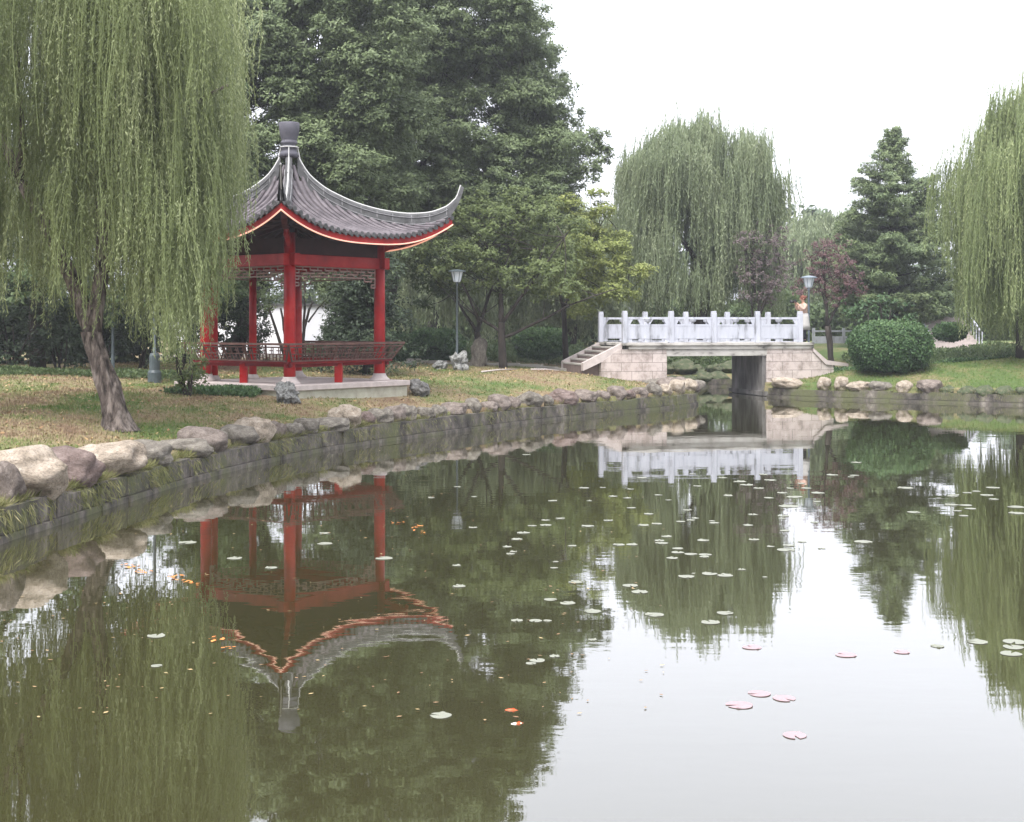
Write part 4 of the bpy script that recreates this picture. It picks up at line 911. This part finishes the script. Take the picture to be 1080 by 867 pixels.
# --- clipped round bushes
def bush(label, px, pyc, rx, rz, Y, name='round_bush', n=16000, size=.075, dy=1.0, group=None):
    s = Y/F; c = P(px, pyc, Y); z = gh(c.x, Y); T = thing(name, label, 'bush', (c.x, Y, z-.02), 0, group); cz = c.z-z+.02
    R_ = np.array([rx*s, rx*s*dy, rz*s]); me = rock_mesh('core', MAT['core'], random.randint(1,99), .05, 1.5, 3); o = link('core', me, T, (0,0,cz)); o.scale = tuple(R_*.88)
    d = unit(rng.normal(size=(n,3))); lump = 1+np.where(rng.random(n) < .03, rng.random(n)*.09, 0)+.05*np.sin(d[:,0]*7+1)*np.sin(d[:,2]*6)+.025*np.sin(d[:,1]*13+d[:,0]*11)+.02*np.sin(d[:,2]*17+d[:,0]*15)
    sq = (1/np.max(abs(d), axis=1))**.28
    q = d*(lump*sq*rng.uniform(.86,1.0,n)*.93)[:,None]*R_+np.array([0,0,cz]); q[:,2] = np.maximum(q[:,2], .03)
    nn_ = unit(d+rng.normal(size=(n,3))*.5); D = unit(np.cross(nn_, rng.normal(size=(n,3))))+d*.5
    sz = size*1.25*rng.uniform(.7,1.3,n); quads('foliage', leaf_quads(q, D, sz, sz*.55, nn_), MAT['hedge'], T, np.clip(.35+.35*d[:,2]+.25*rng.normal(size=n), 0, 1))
    return T
bush('large round clipped bush on the right lawn', 938.5, 366, 45, 30, 46.3, n=26000)
bush('wide clipped bush behind the lamp post left of the small tree', 459, 364, 33, 18, 52, 'clipped_hedge', 14000, .09, group='clipped bushes by the path')
bush('rounded clipped bush right of the small tree near the bridge steps', 570.5, 362, 31, 17, 52, 'clipped_hedge', 14000, .09, group='clipped bushes by the path')
bush('small dark bush just right of the pavilion column', 418, 366, 14, 16, 50, 'clipped_hedge', 6000, .09)
# broadleaf shrub behind the round bush
Y = 54
b = (P(928,352,Y).x, Y, gh(P(928,352,Y).x, Y)-.03)
tree('broadleaf_shrub', 'spreading bright green shrub between the cedar and the round bush', b, [(b, P(915,325,Y), .05,.02), (b, P(940,325,Y), .05,.02), (b, P(928,318,Y), .05,.02)],
     [pc(x, y, Y+random.uniform(-.5,.5), r, r*.55) for x, y, r in [(905,322,16),(895,330,10),(925,316,18),(945,322,16),(915,335,18),(938,336,18),(955,334,12),(928,326,16)]], MAT['hedge'], MAT['darkbark'], (34,11,.16), .16)
# low green groundcover strips on the right
def groundcover(label, x0, x1, y0, y1, n, hmax, mat, size, name='groundcover'):
    x = rng.uniform(x0, x1, n); y = rng.uniform(y0, y1, n); s = sdf(x, y); z = land(x, y, s)+rng.random(n)**.7*hmax*(.6+.4*np.sin(x*2.3)*np.sin(y*3+1))
    D = rng.normal(size=(n,3)); D[:,2] = abs(D[:,2])+.4; sz = size*rng.uniform(.6,1.4,n)
    tag(quads(name, leaf_quads(np.stack([x,y,z],1), D, sz, sz*.5), mat), label, name.replace('_',' '), kind='stuff')
groundcover('low green ground cover between the bridge lamp and the round bush', 10.3, 14, 50.9, 54, 12000, .28, MAT['hedge'], .10)
groundcover('low dark edging plants along the path at the right', 13.6, 24, 49.0, 49.5, 9000, .25, MAT['hedge'], .09, 'edging_plants')
groundcover('rough green plants behind the path at the right', 13.6, 25, 51.2, 57, 20000, .35, MAT['midleaf'], .12, 'rough_grass')
groundcover('dark low plants under the willow behind the bridge', 2.5, 10, 54.5, 58, 14000, .5, MAT['midleaf'], .13, 'low_plants')
groundcover('dark leaf cover added to shade the ground between the clipped bushes and the path', -9, 3.2, 53.6, 64, 40000, .55, MAT['midleaf'], .14, 'shade_cover')  # leaf cover added to darken the bright strip of ground here
groundcover('low creeping plants at the foot of the left undergrowth', -14, -8.3, 34.5, 36.5, 9000, .16, MAT['midleaf'], .08, 'creeping_plants')
groundcover('dark green lilyturf along the front of the pavilion platform', -7.6, -5.6, 29.9, 31.2, 5000, .16, MAT['hedge'], .08, 'lilyturf')
bush('pinkish grey clipped shrub right of the round bush', 1002, 350, 17, 9, 53, 'low_bush', 5000, .1)
# far wood
def farwood(name, label, Y0, Y1, x0, x1, top, n, size, seed):
    Cs = []
    rs = random.Random(seed)
    for _ in range(n):
        Y = rs.uniform(Y0, Y1); px = rs.uniform(x0, x1); t_ = top(px); py = rs.uniform(t_, 350); r = rs.uniform(14, 26)*60/Y*1.6
        Cs.append(pc(px, py+r*.6, Y, r, r*.75))
    o = crown(name, Cs, (2.2, 30, .9), size, MAT['farleaf'], None, (0,0,0), .6); tag(o, label, 'trees', kind='stuff')
farwood('far_wood', 'distant wood closing the horizon behind the park', 105, 135, -250, 1350, lambda x: float(np.interp(x, [-250,620,640,800,845,870,900,960,1000,1100,1350], [200,215,240,235,212,206,212,250,262,240,220])), 420, .55, 3)

def hedgeband(name, label, x0, x1, y0, y1, h_, n, mat, size):
    x = rng.uniform(x0, x1, n); y = rng.uniform(y0, y1, n); z = 1.1+rng.random(n)**.6*h_*(.75+.25*np.sin(x*.7)*np.sin(x*1.9+1)); D = rng.normal(size=(n,3)); sz = size*rng.uniform(.6,1.4,n)
    tag(quads(name, leaf_quads(np.stack([x,y,z],1), D, sz, sz*.6), mat), label, 'thicket', kind='stuff')
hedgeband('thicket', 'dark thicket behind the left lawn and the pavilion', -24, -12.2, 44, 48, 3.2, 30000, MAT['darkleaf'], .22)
hedgeband('thicket', 'green thicket far behind the clipped bushes and the bridge', -9, 30, 76, 82, 3.4, 60000, MAT['midleaf'], .3)
# ---------------------------------------------------------------- background walls, rails, stairs
mb = MB(); a = P(186,0,58); b_ = P(360,0,58); mb.box(((a.x+b_.x)/2, 58, 2.0), (b_.x-a.x, .25, 2.4))
wl = thing('garden_wall', 'white garden wall seen through the pavilion', 'wall'); mb.build('wall_face', MAT['white'], wl)
mb = MB(); mb.box(((a.x+b_.x)/2, 58, 3.25), (b_.x-a.x+.1, .45, .1)); mb.build('coping', MAT['ridge'], wl)
# white balustrade and stair behind the plum tree
fr = thing('far_balustrade', 'distant white balustrade behind the red leaved tree', 'balustrade', (P(858,0,66).x, 66, 1.25))
for i in range(6):
    mb = MB(); mb.box((i*.75, .1*i, .5), (.12,.12,1.0)); mb.build('post', MAT['marble'], fr)
mb = MB(); mb.bar((0,0,.85), (3.75,.5,.85), .08, .08); mb.bar((0,0,.35), (3.75,.5,.35), .06, .5); mb.build('rail', MAT['marble'], fr)
st = thing('garden_stair', 'grey stone steps with slanting rails climbing behind the round bush', 'stair', (P(962,0,60).x, 60, 1.25))
mb = MB()
for i in range(9): mb.box((1.9-i*.0, .35*i, .09+i*.17), (2.2, .36, .18))
mb.build('steps', MAT['plinth'], st)
mb = MB()
for sx in (.75, 3.05):
    mb.bar((sx,0,.75), (sx+.0,3,2.3), .08, .08)
    for i in range(9): mb.bar((sx, .37*i, .1+i*.17), (sx, .37*i, .85+i*.18), .045)
mb.build('stair_rail', MAT['marble'], st)

# ---------------------------------------------------------------- person on the bridge
pu = ub(846, .9); BM = Matrix.Translation(BO) @ Matrix.Rotation(TH, 4, 'Z'); pp = BM @ Vector((pu-.02, .75, 1.81))
per = thing('person', 'person in a pale peach top raising a black camera on the bridge end', 'person', pp, R(200))   # local +x = facing
def skin(name, verts, edges, rad, mat, parent, sub=2, root=0):
    me = bpy.data.meshes.new(name); me.from_pydata(verts, edges, []); o = bpy.data.objects.new(name, me); COL.objects.link(o)
    o.modifiers.new('s', 'SKIN'); sv = me.skin_vertices[0].data
    for i, r_ in enumerate(rad): sv[i].radius = (r_, r_) if not isinstance(r_, tuple) else r_; sv[i].use_root = (i == root)
    ss = o.modifiers.new('u', 'SUBSURF'); ss.levels = sub; ss.render_levels = sub
    dg_ = bpy.context.evaluated_depsgraph_get(); me2 = bpy.data.meshes.new_from_object(o.evaluated_get(dg_)); bpy.data.objects.remove(o)
    me2.materials.clear(); me2.materials.append(mat); me2.polygons.foreach_set('use_smooth', [True]*len(me2.polygons)); return link(name, me2, parent)
SK = plain('skin', (.42,.24,.17), .6); PE = plain('peach_cloth', (.46,.31,.25), .9); PW = plain('pale_cloth', (.40,.385,.365), .9); DK = plain('dark_cloth', (.02,.022,.03), .9); HR = plain('reddish_brown_hair', (.16,.05,.03), .6); BK = plain('black_plastic', (.015,.015,.017), .4)
V_ = [(0,0,.88),(0,0,1.08),(0,0,1.28),(.01,0,1.36),(.03,0,1.42),(.05,0,1.50),(.05,0,1.55),
      (0,.08,.84),(.02,.09,.46),(0,.09,.07),(.12,.10,.03),
      (0,-.08,.84),(-.03,-.09,.46),(-.05,-.09,.07),(.07,-.10,.03),
      (0,.15,1.27),(.13,.19,1.10),(.30,.06,1.36),(0,-.15,1.27),(.15,-.19,1.12),(.30,-.05,1.36)]
E_ = [(0,1),(1,2),(2,3),(3,4),(4,5),(5,6),(0,7),(7,8),(8,9),(9,10),(0,11),(11,12),(12,13),(13,14),(2,15),(15,16),(16,17),(2,18),(18,19),(19,20)]
Rd = [(.13,.10),(.105,.085),(.13,.09),.05,(.055,.05),(.092,.078),(.06,.055),.085,.055,.038,.034,.085,.055,.038,.034,.05,.038,.026,.05,.038,.026]
skin('body', V_, E_, Rd, SK, per)
# fingers curled round the camera
for sgn in (1, -1):
    for f_ in range(4):
        z = 1.385-.018*f_; y = .06*sgn
        skin('hand', [(.29,y,z-.01),(.335,y+.022*sgn,z),(.365,y+.01*sgn,z+.002),(.37,y-.012*sgn,z)], [(0,1),(1,2),(2,3)], [.011,.009,.008,.007], SK, per, 1) if False else None
def hand(sgn):
    V = [(.28,.05*sgn,1.345),(.315,.055*sgn,1.37)]; E = [(0,1)]; Rr = [.026,.024]
    for f_, (dz, ln) in enumerate([(.022,.95),(.006,1.0),(-.010,.95),(-.026,.8)]):
        o = len(V); V += [(.34,.066*sgn,1.375+dz),(.372*ln+.372*(1-ln)*.9,.062*sgn,1.375+dz),(.385*ln+.385*(1-ln)*.9,.042*sgn,1.375+dz)]; E += [(1,o),(o,o+1),(o+1,o+2)]; Rr += [.009,.008,.007]
    o = len(V); V += [(.31,.03*sgn,1.395),(.33,.015*sgn,1.40)]; E += [(1,o),(o,o+1)]; Rr += [.010,.008]
    skin('hand', V, E, Rr, SK, per, 1)
hand(1); hand(-1)
# top with sleeves, skirt, trousers
skin('top', [(0,0,.92),(0,0,1.10),(0,0,1.28),(.01,0,1.345),(0,.15,1.275),(.12,.19,1.12),(.25,.10,1.30),(0,-.15,1.275),(.14,-.19,1.13),(.25,-.09,1.30)], [(0,1),(1,2),(2,3),(2,4),(4,5),(5,6),(2,7),(7,8),(8,9)],
     [(.17,.14),(.14,.115),(.15,.11),(.075,.07),.075,.062,.05,.075,.062,.05], PE, per)
mb = MB(); n = 28
mb.lathe([(.155,1.0),(.18,.85),(.215,.6),(.24,.42),(.232,.425),(.17,.85),(.14,1.0)], (0,0,0), n); 
mb.v = [(x*(1+.05*math.sin(6*math.atan2(y,x))*(1-z)), y*(1+.05*math.sin(6*math.atan2(y,x)+1)*(1-z)), z) for x, y, z in mb.v]; mb.build('skirt', PW, per, True)
mb = MB()
for sgn, q in ((1, (.02,.09)), (-1, (-.04,-.09))):
    mb.tube([(0,.08*sgn,.75),(q[0],q[1],.46),(q[0]-.02,q[1],.1)], [.09,.066,.055], 10)
mb.build('trousers', DK, per, True)
mb = MB()
for x0, y0 in ((.05,.10),(.0,-.10)): mb.tube([(x0-.08,y0,.045),(x0,y0,.05),(x0+.09,y0,.035),(x0+.13,y0,.03)], [.035,.043,.036,.02], 8)
mb.build('shoes', DK, per, True)
# hair
me = rock_mesh('hair', HR, 4, .05, 2, 3); o = link('hair', me, per, (.02,0,1.535)); o.scale = (.098,.088,.098)
me = rock_mesh('hair_bun', HR, 6, .08, 2, 3); o = link('hair_bun', me, per, (-.085,0,1.57)); o.scale = (.045,.045,.045)
mb = MB()
for sgn in (1,-1):
    mb.lathe([(.001,-.008),(.009,-.004),(.009,.004),(.001,.008)], (.123,.032*sgn,1.52), 8, 0)
    mb.lathe([(.004,-.025),(.014,-.012),(.016,.008),(.006,.022)], (.045,.085*sgn,1.505), 8, 0)
mb.lathe([(.004,.022),(.010,.004),(.014,-.012),(.003,-.018)], (.142,0,1.49), 8, 0); mb.build('face_features', SK, per, True)
cmr = thing('camera', 'small black camera held up to the face of the person on the bridge', 'camera', pp+Matrix.Rotation(R(200), 3, 'Z') @ Vector((.34,0,1.40)), R(200))
mb = MB(); mb.box((0,0,0), (.07,.15,.10)); mb.box((0,0,.06), (.05,.06,.035)); mb.build('camera_body', BK, cmr, bevel=.006)
mb = MB(); mb.tube([(.03,0,0),(.10,0,0),(.19,0,0)], [.042,.044,.048], 14); mb.build('lens', BK, cmr, True)

# ---------------------------------------------------------------- grass, tufts, fallen leaves
def scatter(n, x0, x1, y0, y1, smin):
    x = rng.uniform(x0, x1, n); y = rng.uniform(y0, y1, n); s = sdf(x, y)
    pav_ = np.abs((x-PC.x)*math.cos(R(45)-PHI*0-.117)+(y-PC.y)*math.sin(R(45)-.117)) < 2.05
    pav2 = np.abs(-(x-PC.x)*math.sin(R(45)-.117)+(y-PC.y)*math.cos(R(45)-.117)) < 2.05
    br = ((x-BO.x)*cu+(y-BO.y)*su > u640-.1) & ((x-BO.x)*cu+(y-BO.y)*su < uE+.9) & (-(x-BO.x)*su+(y-BO.y)*cu > -.05) & (-(x-BO.x)*su+(y-BO.y)*cu < BW+.1)
    ok = (s > smin) & ~(pav_ & pav2) & ~br; x, y, s = x[ok], y[ok], s[ok]; return x, y, land(x, y, s)
Cs, Ds, Ls = [], [], []
for n, x0, x1, y0, y1, hh in [(90000,-13,-1,16,30,.055),(60000,-13,6,30,46,.06),(45000,8,20,40,49.3,.06),(14000,-6,4,46,50,.06)]:
    x, y, z = scatter(n, x0, x1, y0, y1, .42)
    D = rng.normal(size=(len(x),3))*.5; D[:,2] = 1; Cs.append(np.stack([x,y,z-.01],1)); Ds.append(D); Ls.append(hh*rng.uniform(.4,1.5,len(x)))
C_ = np.concatenate(Cs); L_ = np.concatenate(Ls); tag(quads('grass', leaf_quads(C_, np.concatenate(Ds), L_, L_*.28), MAT['grass']), 'short patchy lawn grass on both banks', 'grass', kind='stuff')
x, y, z = scatter(9000, -13, 5, 17, 46, .5); n = len(x); keep = rng.random(n) < .75; x, y, z = x[keep], y[keep], z[keep]; n = len(x)
N_ = rng.normal(size=(n,3))*.35+np.array([0,0,1]); D = np.cross(N_, rng.normal(size=(n,3))); sz = .07*rng.uniform(.6,1.5,n)
tag(quads('fallen_leaves', leaf_quads(np.stack([x,y,z+.03],1), D, sz, sz*.55, N_), MAT['fallen']), 'fallen brown leaves scattered over the left lawn', 'leaves', kind='stuff')
# tufts hanging over the walls and between the stones
Cs, Ds, Ls = [], [], []
spots = [(at_px(px, 12, 43, 0), n, r) for px, n, r in [(6,500,.3),(30,320,.22),(52,200,.15),(88,520,.26),(105,500,.26),(118,240,.2),(160,520,.25),(172,420,.2),(186,200,.15),(205,300,.2),(222,260,.2),(288,420,.3),(300,420,.3),(340,160,.2),(378,420,.35),(390,260,.3),(430,300,.3),(470,120,.3),(520,160,.4),(600,160,.4)]]
spots += [(i, 150, .35) for i in rng.integers(iL0, iL1, 120)]+[(i, 170, .35) for i in rng.integers(iR0, iR0+320, 90)]
for q_, (i, n, r) in enumerate(spots):
    big_ = 1.5 if q_ < 20 else 1; n = int(n*(1.5 if q_ < 20 else .8))
    j = np.clip(i+(rng.normal(size=n)*r*14).astype(int), 0, len(LINE)-1); o = rng.uniform(-.04,.34,n)
    p = LINE[j]+NOR[j]*o[:,None]; z = np.where(o < .02, rng.uniform(.14,.37,n), .35+rng.random(n)*.03)
    D = np.stack([-NOR[j][:,0], -NOR[j][:,1], np.zeros(n)], 1)*rng.uniform(.3,1,n)[:,None]+rng.normal(size=(n,3))*.35; D[:,2] = np.where(o < .05, -1.5, .9)+rng.normal(size=n)*.5; D[:,:2] += rng.normal(size=(n,2))*.25
    Cs.append(np.column_stack([p, z])); Ds.append(D); Ls.append(rng.uniform(.04,.12,n)*big_)
C_ = np.concatenate(Cs); L_ = np.concatenate(Ls); tag(quads('bank_grass', leaf_quads(C_, np.concatenate(Ds), L_, L_*.07), MAT['moss']), 'long yellowish grass tufts growing over the bank walls', 'grass', kind='stuff')

# twigs lying on the lawn
for i, (a, b_, lb) in enumerate([((508,393),(545,389),'pale dead branch lying on the lawn before the small tree'), ((560,390),(590,388),'thin dead twig on the lawn left of the bridge')]):
    ya, yb = GY(a[1], .95), GY(b_[1], .95); ya = min(ya, 44); yb = min(yb, 44.6); A = P(*a, ya); Bq = P(*b_, yb); mb = MB()
    za, zb = gh(A.x, A.y)+.05, gh(Bq.x, Bq.y)+.05
    mb.tube([(A.x,A.y,za),((A.x+Bq.x)/2,(A.y+Bq.y)/2+.1,(za+zb)/2+.02),(Bq.x,Bq.y,zb)], [.03,.025,.012], 6); tag(mb.build('fallen_branch', MAT['plinth'], smooth=True), lb, 'branch')

# ---------------------------------------------------------------- lily pads, koi
pads = [(530+390*rng.random(), 478+120*rng.random()**1.3, 7+5*rng.random(), 0) for _ in range(26)]+[(960+110*rng.random(), 512+40*rng.random(), 10+5*rng.random(), 0) for _ in range(5)]
for x, y, w_ in [(360,12,35),(410,18,30),(425,53,35),(487,75,38),(145,28,35),(275,28,20),(770,10,35),(915,18,35),(120,97,35),(172,91,35),(72,117,35),(120,115,45),(270,118,50),(342,98,36),(467,115,44),(515,110,40),(600,102,36),(636,97,32),(652,90,30),(720,107,40),(840,115,40),(965,82,44),(985,48,75),(1000,15,50),(40,142,50),(18,165,45),(550,155,42),(380,185,45),(428,184,46),(525,170,38),(533,179,50),(680,169,46),(590,198,44),(590,212,50),(636,218,50),(688,220,50),(570,232,46),(150,267,30),(818,273,30),(620,298,62),(703,288,60),(758,294,62),(645,287,15),(420,330,60),(455,353,64),(225,318,55),(136,380,50),(198,393,60),(508,434,74),(758,428,64),(706,461,72),(18,455,45),(985,187,45),(975,203,70),(90,597,60),(900,300,20),(750,290,14)]:
    pads.append((540+x*.2963, 520+y*.2963, w_*.2963, 0))
for x, y, w_ in [(215,58,70),(580,57,60),(510,72,40),(472,78,40),(420,87,40),(555,88,60),(583,105,45),(355,100,20),(408,128,60),(465,130,60),(675,137,75),(678,163,70),(42,282,80),(515,698,90),(670,698,100),(665,720,90),(655,747,95),(350,716,60)]:
    pads.append((900+x*.2539, 500+y*.2539, w_*.2539, 0))
for x, y, w_ in [(780,744,31),(827,737,26),(801,732,26),(838,776,27),(892,691,24),(793,683,22),(951,688,18)]: pads.append((x, y, w_, 1))
for x, y, w_ in [(495,218,35),(685,187,35),(685,165,25),(968,277,30),(963,233,20),(572,238,28),(330,445,26),(330,382,40),(930,550,50),(810,218,40),(910,90,16),(965,67,16),(998,153,20),(1000,88,14),(395,185,40),(1130,350,30),(1250,330,40)]: pads.append((x*.5, 480+y*.5, w_*.5, 0))
for x, y, w_ in [(445,128,20),(480,136,30),(495,143,30),(545,133,28),(570,160,24),(540,170,20),(455,165,20),(520,150,24),(600,168,28),(580,188,40),(620,150,24),(645,160,30),(675,122,26),(722,123,22),(530,121,20),(170,470,20),(90,505,24),(75,430,20),(40,520,24),(380,120,14),(250,152,16),(330,175,14),(610,140,18)]: pads.append((540+x*.5, 440+y*.5, w_*.5, 0))
PADG = surf('lily_pad', [(.3,(.17,.18,.14)), (.6,(.23,.235,.19)), (.8,(.29,.26,.22))], 7, .5, .1, 20, spec=.25)
PADP = surf('lily_pad_reddish', [(.3,(.28,.19,.20)), (.7,(.34,.255,.265))], 7, .45, .1, 20, spec=.3)
def pad_mesh(seed, mat):
    rs = random.Random(seed); vs = [(0,0,.012)]; n = 26; th = .0
    for k in range(n+1):
        a = math.radians(12+336*k/n); r = 1+.03*math.sin(a*3+seed); vs.append((r*math.cos(a), r*math.sin(a), .012+.006*math.sin(a*2+seed)+(.03 if rs.random() < .08 else 0)))
    m_ = len(vs); vs += [(x*.985, y*.985, 0.0) for x, y, z in vs]
    fs = [(0,i,i+1) for i in range(1, n+1)]+[(m_, m_+i+1, m_+i) for i in range(1, n+1)]+[(i, m_+i, m_+i+1, i+1) for i in range(1, n+1)]+[(0,1,m_+1,m_),(n+1,0,m_,m_+n+1)]
    me = bpy.data.meshes.new('lily_pad'); me.from_pydata(vs, [], fs); me.materials.append(mat); return me
PM = [pad_mesh(i, PADG) for i in range(5)]; PP_ = [pad_mesh(i+9, PADP) for i in range(2)]
for px, py, w_, pk in pads:
    Y = GY(py); X = (px-CX)/F*Y; r = w_*.5*Y/F
    if sdf(np.array([X]), np.array([Y]))[0] > -r-.1: continue
    o = link('lily_pad', random.choice(PP_ if pk else PM), None, (X, Y, .002)); r *= .92; o.scale = (r, r, .2); o.rotation_euler = (0,0,random.uniform(0,6.28))
    if pk: lb, g_ = 'reddish lily pad floating in the bright sky reflection', 'reddish lily pads in the sky reflection'
    elif px > 900: lb, g_ = 'pale lily pad at the right of the pond, over the right willow reflection', 'lily pads at the right'
    elif px < 500: lb, g_ = 'pale lily pad floating at the left of the pond in the pavilion reflection', 'lily pads at the left'
    elif py < 530: lb, g_ = 'small pale lily pad floating in or just before the reflection of the bridge', 'lily pads before the bridge'
    elif px < 640: lb, g_ = 'pale lily pad floating in the dark reflection of the camphor and small trees', 'lily pads left of the middle'
    else: lb, g_ = 'pale lily pad floating in the reflection of the middle willow', 'lily pads in the middle'
    tag(o, lb, 'lily pad', g_)
ORG = plain('koi_orange', (.55,.10,.03), .3); WHT = plain('koi_white', (.75,.68,.6), .3)
for px, py, rz, mats_, lb in [(541,749,R(-8),(ORG,ORG),'orange red koi at the surface, upper of the two'), (547,763,R(14),(WHT,ORG),'white and orange koi at the surface, lower of the two')]:
    Y = GY(py); X = (px-CX)/F*Y; K = thing('koi_fish', lb, 'fish', (X, Y, 0), rz, 'koi at the surface'); sc = .95*20/F*Y
    mb = MB(); xs = np.linspace(-.5,.42,12); rr = [.01,.06,.095,.115,.125,.12,.105,.085,.065,.045,.03,.022]
    mb.tube([(x*sc, .02*math.sin(x*6)*sc, -.03*sc) for x in xs], [max(q,.012)*sc*.9 for q in rr], 12)
    for i in range(len(mb.m)): mb.m[i] = 1 if (i//12) in (4,5,6,8,9,10) else 0
    mb.build('body', [mats_[0], mats_[1]], K, True)
    mb = MB(); mb.add([(.40*sc,.02*sc,-.03*sc),(.60*sc,.09*sc,.0),(.54*sc,.0,-.015*sc),(.62*sc,-.07*sc,-.01*sc),(.40*sc,-.02*sc,-.03*sc)], [(0,1,2,4),(4,2,3)]); mb.build('tail_fin', mats_[1], K)
    mb = MB(); mb.add([(-.1*sc,0,.06*sc),(.02*sc,0,.13*sc),(.18*sc,0,.05*sc)], [(0,1,2)]); mb.add([(-.25*sc,.09*sc,-.03*sc),(-.12*sc,.2*sc,-.02*sc),(-.1*sc,.1*sc,-.04*sc)], [(0,1,2)]); mb.add([(-.25*sc,-.09*sc,-.03*sc),(-.12*sc,-.2*sc,-.02*sc),(-.1*sc,-.1*sc,-.04*sc)], [(0,1,2)]); mb.build('fins', mats_[1], K)
# floating leaf litter on the water
n = 520; px = rng.uniform(0, 700, n); py = 430+rng.random(n)**1.6*330; Y = F*H/(py-HY); X = (px-CX)/F*Y; s = sdf(X, Y); ok = s < -.3; X, Y = X[ok], Y[ok]; n = len(X)
N_ = rng.normal(size=(n,3))*.05+np.array([0,0,1]); sz = .03*rng.uniform(.5,1.7,n)
tag(quads('floating_leaves', leaf_quads(np.stack([X,Y,np.full(n,.008)],1), np.cross(N_, rng.normal(size=(n,3))), sz, sz*.5, N_), MAT['fallen']), 'tiny leaves floating on the pond surface', 'leaves', kind='stuff')

cs = []
for px, py, n_, w_ in [(140,598,16,16),(148,604,14,14),(186,609,16,12),(196,614,12,14),(205,617,8,10),(421,551,12,9),(440,556,16,10),(447,562,8,8),(230,675,10,14),(245,684,8,12),(414,537,8,6)]:
    for _ in range(int(n_*.7)): cs.append((px+rng.normal()*w_*.4, py+rng.normal()*1.2))
cs = np.array(cs); Y = F*H/(cs[:,1]-HY); n = len(Y); N_ = rng.normal(size=(n,3))*.08+np.array([0,0,1]); sz = .05*rng.uniform(.5,1.4,n)
OL = surf('orange_leaf', [(.3,(.45,.13,.03)), (.7,(.65,.30,.08))], 9, .6, 0)
tag(quads('orange_leaves', leaf_quads(np.stack([(cs[:,0]-CX)/F*Y,Y,np.full(n,.01)],1), np.cross(N_, rng.normal(size=(n,3))), sz, sz*.55, N_), OL), 'orange leaves drifting in small lines on the water near the left bank', 'leaves', kind='stuff')
# ---------------------------------------------------------------- air
mb = MB(); mb.box((0, 150, 19), (1900, 1950, 44)); hz = mb.build('haze', MAT['white'])
m = bpy.data.materials.new('haze_air'); m.use_nodes = True; t = m.node_tree; t.nodes.remove(t.nodes['Principled BSDF']); pv = t.nodes.new('ShaderNodeVolumePrincipled')
pv.inputs['Color'].default_value = (.9,.93,1,1); pv.inputs['Density'].default_value = .0008; pv.inputs['Anisotropy'].default_value = .2
t.links.new(pv.outputs[0], t.nodes['Material Output'].inputs['Volume']); hz.data.materials.clear(); hz.data.materials.append(m); tag(hz, 'thin pale haze in the air over the park', 'haze', kind='stuff')
